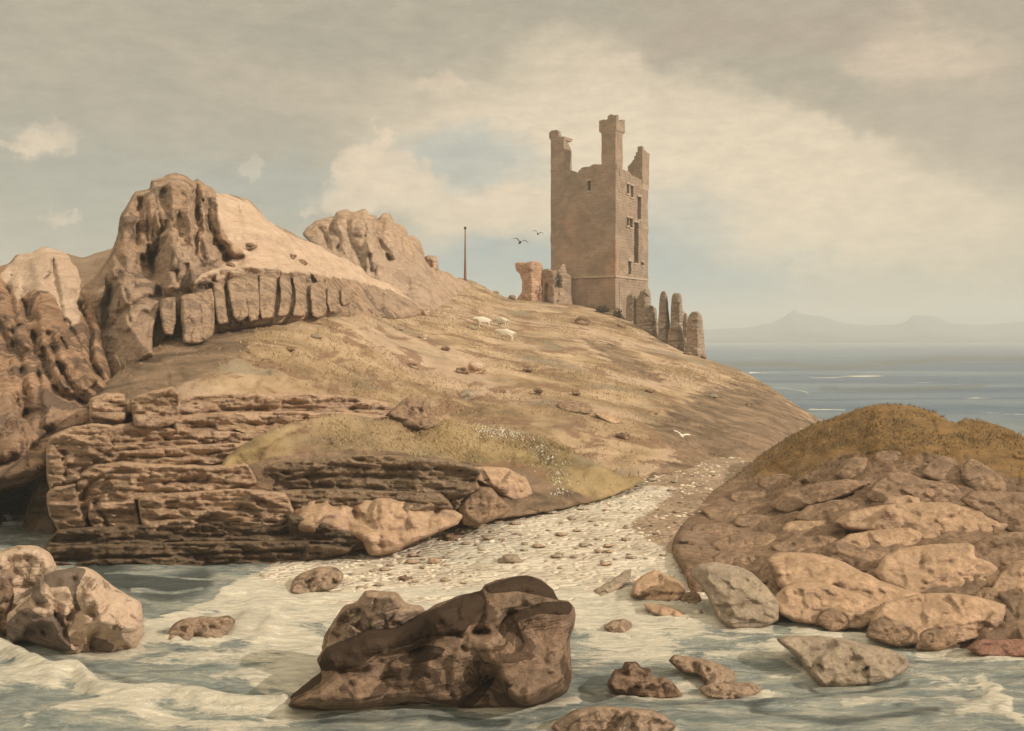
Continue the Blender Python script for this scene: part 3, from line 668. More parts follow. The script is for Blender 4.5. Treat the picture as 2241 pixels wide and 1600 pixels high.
crag2_d = inv_depth([(665, 520, 86), (840, 620, 80), (940, 680, 78), (800, 460, 90), (1010, 620, 106), (960, 590, 98), (1000, 650, 96)])
crag2 = thing_at('crag', 860, 600, 86, 'jagged pale crag standing between the domed crag and the thin pole', 'crag')
relief('crag_face', [(662, 512), (675, 496), (690, 484), (718, 476), (731, 474), (737, 463), (760, 458), (770, 464), (790, 459), (799, 457), (806, 470), (822, 472), (828, 480), (838, 468), (852, 468), (860, 480), (866, 488), (886, 496), (892, 516), (902, 516), (918, 526), (927, 548),
    (930, 562), (952, 562), (958, 572), (962, 592), (985, 598), (1000, 610), (1022, 616), (1045, 640), (1010, 665), (960, 690), (925, 700), (870, 660), (810, 615), (740, 570), (690, 540)],
    crag2_d, 3.2, M['crag_far'], rnd=55, step=3, fac=(1.1, 2.4), rough=(.3, 1.6), aniso=.42, wob=2, mix=.3, parent=crag2, seed=25, back=6,
    lines=joints(14, 690, 940, 470, 620, 6, .6, 2.0, .15)+[([(731, 475), (728, 500), (745, 520), (740, 545)], 1.5, 7), ([(760, 462), (765, 500), (775, 540), (800, 590)], 1.3, 9), ([(835, 470), (822, 500), (840, 540), (855, 570)], 1.8, 7), ([(895, 520), (896, 560), (900, 570)], 1.1, 5), ([(930, 562), (934, 590), (945, 600)], 1.0, 5),
        ([(740, 470), (742, 520), (760, 560)], -1.0, 9), ([(790, 460), (800, 510), (820, 570)], -.9, 14), ([(850, 480), (865, 540), (890, 590)], -1.0, 12), ([(910, 530), (918, 570)], -.7, 8), ([(780, 515), (820, 520)], .8, 6), ([(810, 560), (815, 600)], 1.1, 6), ([(700, 500), (720, 530)], .6, 6), ([(905, 600), (915, 620)], .7, 5)])
relief('rock_block', [(930, 562), (940, 558), (956, 562), (960, 588), (948, 598), (934, 590)], 95., .8, M['crag_far'], step=2, fac=(.3, .9), rough=(.2, .8), parent=crag2, seed=78, wob=1, mix=.2)

# ---------------------------------------------------------------- bedded cliff: every bed a slab of its own
cliff = thing_at('sea_cliff', 400, 1250, 29, 'layered brown cliff of stacked rock beds above the dark pool at left', 'cliff')
BEDS = [  # outline, distance, bulge, material, lines
    ([(198, 880), (235, 866), (270, 868), (275, 905), (262, 922), (215, 928), (200, 912)], 31.6, .8, 'ledge', []),
    ([(288, 880), (330, 864), (375, 852), (392, 870), (388, 915), (340, 926), (296, 922)], 31.4, .8, 'ledge', []),
    ([(385, 888), (430, 872), (500, 868), (600, 866), (720, 868), (850, 885), (862, 905), (800, 912), (700, 908), (560, 912), (450, 918), (392, 915)], (32.2, 37.5), .9, 'ledge', [([(400, 905), (600, 893), (800, 895)], .25, 3)]),
    ([(380, 918), (480, 908), (620, 905), (780, 908), (850, 918), (760, 940), (660, 955), (560, 962), (420, 962), (385, 945)], (31.6, 36.5), .8, 'ledge', [([(400, 935), (560, 930), (720, 925)], .25, 4)]),
    ([(228, 945), (262, 934), (300, 930), (380, 940), (470, 945), (560, 952), (640, 950), (600, 968), (520, 985), (400, 985), (300, 985), (250, 978), (232, 960)], (30.6, 33.5), .9, 'ledge', [([(240, 968), (400, 960), (560, 965)], .3, 3)]),
    ([(104, 985), (112, 962), (150, 944), (200, 932), (245, 938), (240, 970), (262, 1000), (230, 1020), (190, 1040), (180, 1070), (150, 1090), (118, 1085), (106, 1040)], 30.4, 1.2, 'ledge', [([(140, 990), (145, 1040)], .35, 6), ([(200, 985), (240, 1000)], .4, 6), ([(180, 1030), (220, 1005)], .3, 5)]),
    ([(245, 990), (330, 985), (430, 978), (530, 975), (560, 985), (520, 1005), (440, 1015), (330, 1022), (255, 1018)], (30.2, 32.), .7, 'ledge', [([(260, 1006), (420, 996), (520, 985)], .25, 3)]),
    ([(165, 1075), (175, 1045), (210, 1022), (270, 1015), (360, 1022), (460, 1024), (540, 1020), (560, 1060), (470, 1075), (380, 1085), (290, 1092), (240, 1078), (205, 1095), (190, 1125), (172, 1110)], 29.8, 1.1, 'ledge', [([(180, 1090), (200, 1055), (250, 1035), (330, 1035)], .4, 5), ([(300, 1060), (460, 1050)], .25, 4)]),
    ([(104, 1090), (122, 1070), (165, 1062), (175, 1110), (190, 1140), (180, 1165), (140, 1160), (112, 1125)], 29.9, 1.0, 'ledge', []),
    ([(200, 1095), (240, 1082), (290, 1090), (300, 1130), (310, 1165), (260, 1165), (215, 1155), (195, 1130)], 29.4, .9, 'ledge', [([(205, 1100), (240, 1150)], .35, 6)]),
    ([(306, 1100), (330, 1090), (420, 1082), (520, 1075), (620, 1085), (640, 1120), (610, 1142), (500, 1150), (400, 1160), (330, 1160), (312, 1135)], 28.8, .9, 'ledge', [([(320, 1115), (460, 1105), (600, 1110)], .12, 4), ([(330, 1138), (460, 1130), (600, 1128)], .12, 4)]),
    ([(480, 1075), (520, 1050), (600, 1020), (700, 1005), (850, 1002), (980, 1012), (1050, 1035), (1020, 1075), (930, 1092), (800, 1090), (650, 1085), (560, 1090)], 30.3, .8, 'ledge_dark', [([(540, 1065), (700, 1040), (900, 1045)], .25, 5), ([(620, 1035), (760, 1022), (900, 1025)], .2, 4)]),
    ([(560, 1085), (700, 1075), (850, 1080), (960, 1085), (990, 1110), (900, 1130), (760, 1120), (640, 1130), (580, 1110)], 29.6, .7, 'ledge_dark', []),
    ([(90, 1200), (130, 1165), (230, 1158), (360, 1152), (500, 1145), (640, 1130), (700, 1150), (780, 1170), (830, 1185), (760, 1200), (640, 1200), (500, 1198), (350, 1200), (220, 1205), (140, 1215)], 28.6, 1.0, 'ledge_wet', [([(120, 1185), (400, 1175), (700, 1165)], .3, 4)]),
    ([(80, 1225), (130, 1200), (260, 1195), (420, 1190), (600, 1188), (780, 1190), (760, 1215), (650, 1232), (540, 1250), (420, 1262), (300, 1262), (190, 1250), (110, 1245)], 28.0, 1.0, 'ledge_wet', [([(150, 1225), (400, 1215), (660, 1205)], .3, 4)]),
]
for i, (pl, d, b, m, ln) in enumerate(BEDS):
    q = np.asarray(pl, float); cy = q[:, 1].mean(); pl = [tuple(k) for k in np.c_[q[:, 0]+np.sign(q[:, 0]-q[:, 0].mean())*3, q[:, 1]+np.clip((q[:, 1]-cy)*.5, -6, 6)]]; b = b*.75
    if isinstance(d, tuple):
        a0, a1 = min(p[0] for p in pl), max(p[0] for p in pl); d = inv_depth([(a0, 900, d[0]), (a0, 1100, d[0]), (a1, 900, d[1]), (a1, 1100, d[1])])
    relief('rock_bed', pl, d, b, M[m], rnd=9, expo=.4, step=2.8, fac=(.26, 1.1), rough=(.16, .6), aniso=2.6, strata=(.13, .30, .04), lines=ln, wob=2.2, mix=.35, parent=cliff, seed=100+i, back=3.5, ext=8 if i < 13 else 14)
# the dark mass the beds grow from, and the cave
relief('cliff_core', [(40, 1230), (60, 1110), (112, 975), (205, 915), (300, 895), (500, 885), (800, 905), (850, 930), (700, 960), (560, 1010), (600, 1100), (820, 1150), (820, 1200), (640, 1240), (480, 1268), (250, 1280)], inv_depth([(60, 1220, 32), (200, 905, 35), (800, 905, 36.5), (800, 1190, 30.5), (400, 1260, 30.5)]), .4, M['ledge_dark'], rnd=20, step=6, fac=(.25, 1.), rough=(.2, 1.), strata=(.4, .3, .03), parent=cliff, seed=99, back=1.5)

# ---------------------------------------------------------------- boulders
def boulder(name, label, cat, outline, on, mat, bulge=.38, lie=.35, step=4, lines=(), ext=12, seed=0, d=None, fac=.16, rough=.06, rnd=None, paint=None, group=None, mix=.45, wob=1.8, lobes=(), expo=.5, back=None, aniso=1.):
    o = np.asarray(outline, float); um, vb = o[:, 0].mean(), o[:, 1].max()
    g = {'sea': lambda u, v: sea_d(v), 'beach': BEACH_D, 'mound': MOUND_D, 'hill': HILL_D, 'bank': BANK_D}[on]
    D = float(g(np.array([um]), np.array([vb]))[0]) if d is None else d
    w = np.ptp(o[:, 0])/F*D; h = np.ptp(o[:, 1])/F*D; s = (w*h)**.5
    B = bulge*s
    lines = [(l, dp*s, wd) for l, dp, wd in lines]
    return relief(name, outline, D+.4*B, B, M[mat], rnd=rnd, step=step, lines=lines, fac=(fac*s, .40*s), rough=(rough*s, .22*s), lie=lie, ground=g, ext=ext, seed=seed, wob=wob, mix=mix, paint=paint, lobes=[(a, b, r, k*s) for a, b, r, k in lobes],
                  label=label, cat=cat, group=group, expo=expo, back=back, aniso=aniso)
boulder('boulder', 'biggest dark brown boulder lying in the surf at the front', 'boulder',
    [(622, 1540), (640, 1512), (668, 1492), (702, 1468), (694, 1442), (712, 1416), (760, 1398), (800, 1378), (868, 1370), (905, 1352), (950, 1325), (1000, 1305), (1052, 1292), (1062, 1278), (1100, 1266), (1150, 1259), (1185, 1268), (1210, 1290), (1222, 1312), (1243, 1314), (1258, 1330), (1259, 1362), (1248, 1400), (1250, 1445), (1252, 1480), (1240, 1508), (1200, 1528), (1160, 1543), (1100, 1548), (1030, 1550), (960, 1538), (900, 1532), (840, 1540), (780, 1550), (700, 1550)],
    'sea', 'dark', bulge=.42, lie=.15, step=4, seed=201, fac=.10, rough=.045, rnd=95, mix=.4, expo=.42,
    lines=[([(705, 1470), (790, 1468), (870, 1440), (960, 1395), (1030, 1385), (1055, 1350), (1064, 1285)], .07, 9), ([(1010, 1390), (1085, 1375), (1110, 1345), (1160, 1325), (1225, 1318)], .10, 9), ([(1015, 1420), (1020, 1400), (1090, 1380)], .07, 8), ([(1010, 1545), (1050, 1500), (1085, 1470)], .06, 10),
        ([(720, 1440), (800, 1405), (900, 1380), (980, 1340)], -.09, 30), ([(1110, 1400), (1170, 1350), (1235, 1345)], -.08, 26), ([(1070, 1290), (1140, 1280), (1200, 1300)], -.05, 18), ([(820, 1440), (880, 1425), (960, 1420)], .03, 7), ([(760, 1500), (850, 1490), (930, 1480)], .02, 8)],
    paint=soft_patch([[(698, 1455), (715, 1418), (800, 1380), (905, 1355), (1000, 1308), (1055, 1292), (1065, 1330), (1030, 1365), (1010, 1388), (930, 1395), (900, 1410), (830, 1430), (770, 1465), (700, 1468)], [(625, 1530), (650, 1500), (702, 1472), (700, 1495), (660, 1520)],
        [(1062, 1282), (1150, 1258), (1215, 1290), (1225, 1312), (1180, 1305), (1130, 1295), (1075, 1300)], [(1090, 1380), (1110, 1345), (1190, 1318), (1250, 1318), (1245, 1345), (1180, 1345), (1130, 1362), (1105, 1395)], [(870, 1440), (930, 1412), (975, 1420), (950, 1445), (890, 1455)], [(1000, 1545), (1050, 1500), (1085, 1480), (1060, 1520), (1030, 1550)], [(840, 1470), (880, 1462), (872, 1480), (830, 1488)]], 5))  # shade of the upper left faces and dark patches, painted into the colour
boulder('boulder', 'pinkish brown boulder leaning behind the biggest dark boulder', 'boulder', [(703, 1408), (712, 1385), (735, 1352), (752, 1326), (778, 1318), (800, 1294), (820, 1292), (868, 1296), (882, 1312), (892, 1322), (922, 1326), (930, 1345), (905, 1365), (850, 1395), (800, 1410), (740, 1425), (712, 1425)], 'sea', 'wash', seed=202, d=17.9, bulge=.4, lie=0,
    lines=[([(790, 1335), (770, 1370), (745, 1400)], .08, 8), ([(815, 1295), (805, 1330), (790, 1350)], .07, 6), ([(830, 1330), (860, 1310)], .04, 5)])
boulder('boulder', 'pale orange boulder with brown patches standing in the water at the left', 'boulder', [(18, 1400), (15, 1345), (50, 1318), (85, 1285), (92, 1258), (130, 1246), (185, 1240), (215, 1255), (245, 1280), (278, 1302), (310, 1322), (313, 1382), (300, 1408), (272, 1425), (200, 1428), (150, 1425), (100, 1412), (55, 1398)], 'sea', 'pale', seed=203, bulge=.5, lie=.1, rnd=70,
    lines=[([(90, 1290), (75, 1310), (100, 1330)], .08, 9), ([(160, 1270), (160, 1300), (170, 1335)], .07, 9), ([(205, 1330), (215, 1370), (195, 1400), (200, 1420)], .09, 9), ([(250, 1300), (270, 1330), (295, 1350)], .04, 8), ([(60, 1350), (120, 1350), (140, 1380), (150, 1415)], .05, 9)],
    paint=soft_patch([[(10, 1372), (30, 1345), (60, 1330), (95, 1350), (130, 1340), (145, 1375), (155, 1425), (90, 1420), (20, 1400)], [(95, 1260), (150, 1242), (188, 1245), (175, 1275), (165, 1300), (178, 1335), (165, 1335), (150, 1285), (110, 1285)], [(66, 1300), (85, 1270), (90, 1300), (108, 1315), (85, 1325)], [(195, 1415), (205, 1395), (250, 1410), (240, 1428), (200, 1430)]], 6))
boulder('boulder', 'rounded whitish boulder at the left edge, behind the brown patched orange boulder', 'boulder', [(-60, 1290), (-40, 1235), (0, 1207), (40, 1194), (80, 1195), (108, 1210), (124, 1238), (120, 1258), (95, 1280), (70, 1300), (45, 1335), (20, 1345), (-30, 1340)], 'sea', 'pale', seed=204, d=22.6, bulge=.5, lie=0, lines=[([(20, 1230), (60, 1225), (95, 1245)], .04, 7)])
boulder('boulder', 'low dark brown rock at the left edge in front of the whitish boulder', 'boulder', [(-70, 1360), (-40, 1310), (5, 1262), (28, 1285), (30, 1315), (22, 1350), (40, 1375), (10, 1392), (-50, 1395)], 'sea', 'dark', seed=205, bulge=.4, lie=0, d=21.0)
boulder('rock', 'small split brown rock in foam left of the biggest dark boulder', 'rock', [(365, 1395), (372, 1375), (392, 1358), (430, 1350), (470, 1350), (500, 1347), (516, 1358), (505, 1378), (492, 1392), (468, 1402), (420, 1404), (385, 1402)], 'sea', 'wash', seed=206, step=3, lines=[([(375, 1380), (430, 1372), (500, 1378)], .10, 6), ([(430, 1352), (445, 1372)], .06, 4)])
boulder('rock', 'oval mottled rock half sunk in the pale shingle near the pool', 'rock', [(632, 1285), (645, 1265), (665, 1252), (700, 1240), (735, 1241), (752, 1256), (745, 1275), (715, 1286), (670, 1292), (640, 1292)], 'beach', 'wash', seed=207, step=3)
boulder('boulder', 'long pinkish boulder with a dark rounded end at the foot of the cliff', 'boulder', [(632, 1110), (648, 1082), (690, 1072), (740, 1072), (800, 1074), (860, 1080), (920, 1088), (965, 1102), (1013, 1128), (1000, 1148), (960, 1165), (900, 1185), (860, 1200), (810, 1204), (790, 1182), (740, 1170), (690, 1170), (650, 1165), (638, 1140)], 'beach', 'slab', seed=208, d=27.6, bulge=.4, lie=.3, rnd=55,
    lines=[([(720, 1080), (770, 1105), (778, 1140), (760, 1165)], .09, 10), ([(790, 1150), (850, 1130), (890, 1145)], .07, 8), ([(800, 1190), (840, 1160), (930, 1160)], .06, 8), ([(640, 1100), (660, 1150)], .04, 8)], lobes=[(700, 1120, 45, .1)])
boulder('rock', 'dark grey brown rock between the long pinkish boulder and the grassy bank', 'rock', [(940, 1068), (958, 1050), (985, 1032), (1012, 1028), (1040, 1045), (1050, 1070), (1040, 1110), (1000, 1125), (965, 1105)], 'bank', 'slab_brown', seed=209, d=30.2, step=3.5)
boulder('rock', 'brown pointed rock where the shingle meets the grassy bank', 'rock', [(1000, 1112), (1030, 1080), (1055, 1066), (1075, 1068), (1095, 1090), (1120, 1112), (1100, 1125), (1050, 1138), (1012, 1135)], 'bank', 'slab_brown', seed=210, d=29.6, step=3.5)
boulder('rock', 'flat ridged rock with an orange crest on the lower grassy bank', 'rock', [(1000, 1030), (1040, 1022), (1100, 1022), (1150, 1045), (1165, 1075), (1120, 1085), (1060, 1060)], 'bank', 'slab', seed=211, d=32.6, step=3.5, bulge=.2, lie=.5)
boulder('boulder', 'dark angular boulder on the hillside above the grassy bank', 'boulder', [(848, 908), (868, 888), (893, 868), (915, 873), (940, 875), (945, 900), (962, 920), (930, 930), (880, 926)], 'hill', 'slab_brown', seed=212, step=3, d=36.6, lines=[([(893, 870), (900, 900), (880, 925)], .06, 5)], fac=.2)
boulder('rock', 'flat oval brown stone lying on the open slope below the tower', 'rock', [(1217, 888), (1228, 877), (1250, 874), (1280, 880), (1298, 892), (1290, 899), (1255, 898), (1228, 895)], 'hill', 'slab_brown', seed=213, step=2.5, ext=5, lie=.6)
boulder('rock', 'low orange streak of rock right of the oval brown stone', 'rock', [(1298, 905), (1320, 902), (1350, 912), (1360, 920), (1340, 922), (1312, 914)], 'hill', 'slab', seed=214, step=2.5, ext=5, lie=.7)
boulder('rock', 'dark lumpy rock in the water, leftmost of the three rocks right of the biggest boulder', 'rock', [(1328, 1496), (1345, 1466), (1360, 1462), (1368, 1448), (1392, 1448), (1402, 1460), (1422, 1462), (1432, 1480), (1460, 1484), (1480, 1500), (1494, 1514), (1440, 1518), (1380, 1512), (1338, 1508)], 'sea', 'dark', seed=215, step=3, bulge=.4, lines=[([(1360, 1465), (1385, 1480), (1430, 1482)], .08, 6)], lie=.2)
boulder('rock', 'pink hooked rock in the water beside the dark lumpy rock', 'rock', [(1463, 1446), (1476, 1432), (1500, 1436), (1540, 1442), (1580, 1455), (1608, 1472), (1610, 1486), (1580, 1494), (1545, 1492), (1530, 1478), (1490, 1470)], 'sea', 'wash', seed=216, step=3, lie=.3, lines=[([(1480, 1450), (1525, 1460), (1540, 1490)], .1, 7)])
boulder('rock', 'low wet rock just breaking the water in front of the pink hooked rock', 'rock', [(1530, 1508), (1550, 1498), (1590, 1494), (1640, 1492), (1668, 1504), (1655, 1516), (1600, 1522), (1550, 1520)], 'sea', 'wash', seed=217, step=3, lie=.5)
boulder('boulder', 'broad flat grey boulder half awash at the right, brown along its lower edge', 'boulder', [(1700, 1398), (1730, 1390), (1790, 1392), (1850, 1398), (1900, 1410), (1950, 1422), (1984, 1438), (1990, 1455), (1972, 1472), (1930, 1484), (1870, 1492), (1800, 1492), (1772, 1474), (1745, 1440), (1720, 1420)], 'sea', 'slab_grey', seed=218, bulge=.3, lie=.45, rnd=40, paint=None, lines=[([(1790, 1440), (1850, 1450), (1910, 1430)], .03, 6)])
boulder('rock', 'pale brown blotched rock at the very front edge', 'rock', [(1205, 1592), (1235, 1566), (1262, 1552), (1310, 1545), (1370, 1548), (1420, 1552), (1455, 1566), (1480, 1592), (1440, 1612), (1340, 1618), (1240, 1612)], 'sea', 'wash', seed=219, lie=.3, ext=8, lines=[([(1280, 1555), (1310, 1580), (1300, 1600)], .06, 7)])
boulder('rock', 'striped pink rock at the edge of the shingle and surf', 'rock', [(1378, 1300), (1388, 1275), (1408, 1258), (1432, 1246), (1450, 1254), (1480, 1268), (1500, 1290), (1492, 1308), (1460, 1318), (1410, 1310)], 'beach', 'slab', seed=220, step=3, lie=.4, lines=[([(1395, 1300), (1440, 1303), (1490, 1300)], .09, 5)])
boulder('rock', 'small brown rock touching the striped pink rock', 'rock', [(1488, 1312), (1498, 1298), (1518, 1292), (1534, 1308), (1532, 1324), (1505, 1328)], 'beach', 'slab_brown', seed=221, step=3)
boulder('rock', 'thin pale flat rock awash below the striped pink rock', 'rock', [(1410, 1322), (1440, 1322), (1480, 1332), (1524, 1352), (1500, 1358), (1450, 1350), (1420, 1338)], 'sea', 'slab', seed=222, step=3, lie=.5)
boulder('rock', 'small pink rock in foam right of the biggest dark boulder', 'rock', [(1322, 1372), (1340, 1358), (1365, 1354), (1382, 1364), (1376, 1380), (1345, 1386)], 'sea', 'wash', seed=223, step=3)
boulder('rock', 'dark rock fin curving in the pale shingle above the striped rock', 'rock', [(1300, 1288), (1340, 1270), (1368, 1248), (1382, 1246), (1378, 1266), (1350, 1288), (1315, 1300)], 'beach', 'slab_grey', seed=224, step=3, bulge=.25, lie=.5)
# slabs of the right shore
RS = [
    ('grey wedge shaped boulder at the water edge, leftmost on the right shore', [(1516, 1262), (1532, 1243), (1570, 1238), (1615, 1246), (1645, 1260), (1672, 1285), (1702, 1318), (1698, 1345), (1664, 1358), (1605, 1360), (1572, 1342), (1550, 1300)], 'slab_grey', .35, [([(1545, 1330), (1620, 1325), (1690, 1320)], .06, 7)], 'boulder'),
    ('long orange pink slab behind the grey wedge boulder', [(1688, 1232), (1712, 1218), (1780, 1218), (1835, 1232), (1880, 1252), (1935, 1276), (2005, 1296), (2010, 1312), (1950, 1318), (1900, 1332), (1850, 1345), (1790, 1330), (1740, 1310), (1712, 1282), (1700, 1250)], 'slab', .55, [([(1760, 1275), (1830, 1285), (1900, 1300)], .05, 6), ([(1715, 1225), (1722, 1262), (1740, 1290)], .05, 8)], 'rock slab'),
    ('brown rounded rock wedged between the grey boulder and the orange pink slab', [(1655, 1262), (1672, 1236), (1695, 1228), (1718, 1248), (1720, 1280), (1705, 1300), (1672, 1285)], 'slab_brown', .3, [], 'rock'),
    ('pinkish block under the lower end of the long orange slab', [(1702, 1310), (1722, 1288), (1750, 1276), (1810, 1282), (1860, 1296), (1915, 1318), (1928, 1346), (1880, 1362), (1800, 1356), (1750, 1352), (1712, 1340)], 'slab', .4, [([(1740, 1300), (1800, 1310), (1860, 1320)], .05, 5)], 'rock slab'),
    ('small brown stone at the water line below the pinkish block', [(1786, 1358), (1800, 1338), (1822, 1332), (1850, 1346), (1858, 1366), (1820, 1372)], 'slab_brown', .3, [], 'rock'),
    ('broad cream slab with a dark hollow under its top edge near the right corner', [(1912, 1372), (1920, 1345), (1945, 1322), (2010, 1306), (2080, 1304), (2140, 1312), (2192, 1328), (2184, 1360), (2150, 1382), (2090, 1394), (2020, 1398), (1960, 1392)], 'slab', .45, [([(1935, 1330), (2000, 1318), (2100, 1314)], .07, 7), ([(1930, 1350), (1950, 1380)], .05, 8)], 'rock slab'),
    ('dark brown rock at the water line left of the cream slab', [(1900, 1390), (1908, 1364), (1930, 1350), (1980, 1372), (2016, 1382), (2004, 1400), (1960, 1402)], 'slab_brown', .3, [], 'rock'),
    ('grey brown half round rock in front of the cream slab', [(2005, 1410), (2015, 1385), (2045, 1374), (2075, 1382), (2092, 1405), (2060, 1412)], 'slab_brown', .3, [], 'rock'),
    ('thick tan slab with a notched top right corner above the cream slab', [(1922, 1252), (1940, 1222), (1972, 1205), (2040, 1198), (2110, 1194), (2128, 1202), (2130, 1222), (2158, 1232), (2182, 1252), (2172, 1276), (2120, 1288), (2040, 1296), (1985, 1292), (1940, 1272)], 'slab', .45, [([(2060, 1270), (2120, 1265), (2165, 1260)], .04, 6), ([(1990, 1240), (2080, 1228)], .03, 5)], 'rock slab'),
    ('flat tan slab with a dark left side in the middle of the right shore', [(1835, 1190), (1860, 1172), (1920, 1160), (1990, 1156), (2015, 1170), (2008, 1188), (1960, 1204), (1900, 1206), (1860, 1200)], 'slab', .55, [], 'rock slab'),
    ('dark grey rock below the flat tan slab', [(1795, 1222), (1812, 1196), (1840, 1186), (1880, 1200), (1935, 1210), (1942, 1228), (1900, 1246), (1850, 1240)], 'slab_brown', .35, [], 'rock'),
    ('largest upper slab, long and grey pink with a pointed right end', [(1838, 1142), (1870, 1122), (1930, 1110), (2000, 1104), (2070, 1104), (2130, 1112), (2180, 1130), (2208, 1150), (2160, 1166), (2080, 1176), (2000, 1172), (1920, 1160), (1865, 1156)], 'slab', .5, [([(1870, 1140), (2000, 1132), (2140, 1140)], .03, 6)], 'rock slab'),
    ('small square pale block on top of the largest upper slab', [(1936, 1106), (1944, 1090), (1985, 1086), (2010, 1092), (2012, 1116), (1970, 1124), (1942, 1122)], 'slab', .2, [], 'rock'),
    ('humped grey brown slab under the grass of the right hillock', [(1902, 1086), (1920, 1058), (1950, 1038), (1985, 1040), (2020, 1052), (2080, 1062), (2105, 1084), (2090, 1104), (2020, 1112), (1950, 1106)], 'slab_brown', .45, [], 'rock slab'),
    ('pale pointed slab just below the grass, left of a matching one', [(2018, 1034), (2038, 1012), (2062, 1002), (2088, 1008), (2104, 1036), (2112, 1058), (2080, 1054), (2040, 1046)], 'slab_brown', .4, [], 'rock slab'),
    ('tilted slab just below the grass at the right, highest of the shore slabs', [(2106, 1044), (2112, 1018), (2128, 1006), (2160, 1022), (2192, 1046), (2212, 1072), (2180, 1074), (2135, 1066)], 'slab_brown', .4, [], 'rock slab'),
    ('thin low slab left of the largest upper slab', [(1742, 1128), (1770, 1108), (1820, 1098), (1880, 1092), (1895, 1106), (1850, 1128), (1790, 1136)], 'slab_brown', .55, [], 'rock slab'),
    ('small tan rock showing through the grassy left flank of the hillock', [(1828, 1036), (1842, 1014), (1870, 1004), (1898, 1006), (1890, 1032), (1862, 1046)], 'slab_brown', .4, [], 'rock'),
    ('light block cut by the right edge beside the thick tan slab', [(2172, 1290), (2190, 1258), (2225, 1232), (2290, 1225), (2300, 1290), (2240, 1300)], 'slab', .4, [], 'rock slab'),
    ('flat red rock at the right edge of the water', [(2120, 1418), (2145, 1402), (2200, 1400), (2290, 1404), (2300, 1424), (2220, 1428), (2150, 1426)], 'slab_red', .4, [], 'rock'),
    ('brown ledge beneath the thick tan slab at the right edge', [(1995, 1302), (2060, 1294), (2130, 1286), (2200, 1288), (2210, 1312), (2120, 1316), (2030, 1312)], 'slab_brown', .5, [], 'rock slab'),
    ('long brown slab sloping down toward the shingle gap', [(1690, 1100), (1720, 1078), (1780, 1062), (1850, 1052), (1900, 1060), (1860, 1082), (1790, 1098), (1730, 1110)], 'slab_brown', .6, [], 'rock slab'),
    ('large plain slab against the right edge under the highest slab', [(2108, 1098), (2130, 1080), (2190, 1080), (2300, 1090), (2310, 1150), (2230, 1160), (2160, 1130)], 'slab_brown', .5, [], 'rock slab'),
    ('shadowed slab at the right edge between the largest upper slab and the light block', [(2130, 1200), (2160, 1178), (2220, 1168), (2300, 1172), (2310, 1226), (2230, 1238), (2175, 1240), (2140, 1224)], 'slab_brown', .5, [], 'rock slab'),
    ('low brown slab left of the flat tan slab', [(1690, 1196), (1730, 1180), (1800, 1172), (1830, 1182), (1800, 1204), (1730, 1212)], 'slab_brown', .6, [], 'rock slab'),
    ('low mottled slab on the bare slope above the grey wedge boulder', [(1560, 1190), (1600, 1172), (1670, 1166), (1700, 1178), (1660, 1200), (1590, 1206)], 'slab_brown', .6, [], 'rock slab'),
]
M['slab_red'] = rock_mat('red_slab_stone', (.52, .31, .24), (.40, .22, .17), (.20, .12, .095), .8, .4, .3, .5)
for i, (lb, pl, m, lie, ln, cat) in enumerate(RS):
    nm = {'boulder': 'boulder', 'rock slab': 'rock_slab', 'rock': 'rock'}[cat]
    o = np.asarray(pl, float); cc = (o.min(0)+o.max(0))/2
    o = cc+(o-cc)*[1.07, 1.13]; pl = [tuple(k) for k in o]
    boulder(nm, lb, cat, pl, 'mound', m, bulge=.21 if cat == 'rock slab' else .33, lie=lie, step=3.2, lines=ln, seed=300+i, ext=10, rnd=.34*min(np.ptp(o[:, 0]), np.ptp(o[:, 1])), fac=.06, rough=.024, mix=.35, expo=.36, aniso=1.5)

for i, (u, v, a, b, m, lb) in enumerate([
    (1598, 1122, 62, 17, 'slab_brown', 'thin brown slab on the bare slope right beside the shingle gap'), (1668, 1140, 58, 15, 'slab_brown', 'low brown slab above the mottled slab on the bare slope'), (1700, 1052, 44, 14, 'slab_brown', 'small brown slab on the left flank of the hillock above the long sloping slab'),
    (1640, 1086, 44, 12, 'slab_brown', 'narrow brown slab at the head of the shingle gap'), (1775, 1152, 62, 16, 'slab', 'thin pinkish slab between the low brown slabs and the flat tan slab'), (2060, 1262, 0, 0, '', ''), (1960, 1000, 52, 16, 'slab_brown', 'brown slab showing through the turf on top of the hillock'),
    (1610, 1222, 56, 15, 'slab_brown', 'low brown slab just above the grey wedge boulder'), (1760, 1215, 0, 0, '', ''), (1990, 1078, 0, 0, '', ''), (1560, 1160, 50, 14, 'slab_brown', 'low brown slab where the bare slope meets the shingle')]):
    if not a: continue
    rr = random.Random(i+70); pl = []
    for k in range(9):
        t = -2*math.pi*k/9; s = rr.uniform(.82, 1.12); pl.append((u+a*s*math.copysign(abs(math.cos(t))**.75, math.cos(t)), v+b*s*math.copysign(abs(math.sin(t))**.75, math.sin(t))))
    boulder('rock_slab', lb, 'rock slab', pl, 'mound', m, bulge=.24, lie=.6, step=3.2, seed=350+i, ext=6, rnd=b*.7, fac=.09, rough=.03, mix=.35, expo=.36, aniso=1.5)

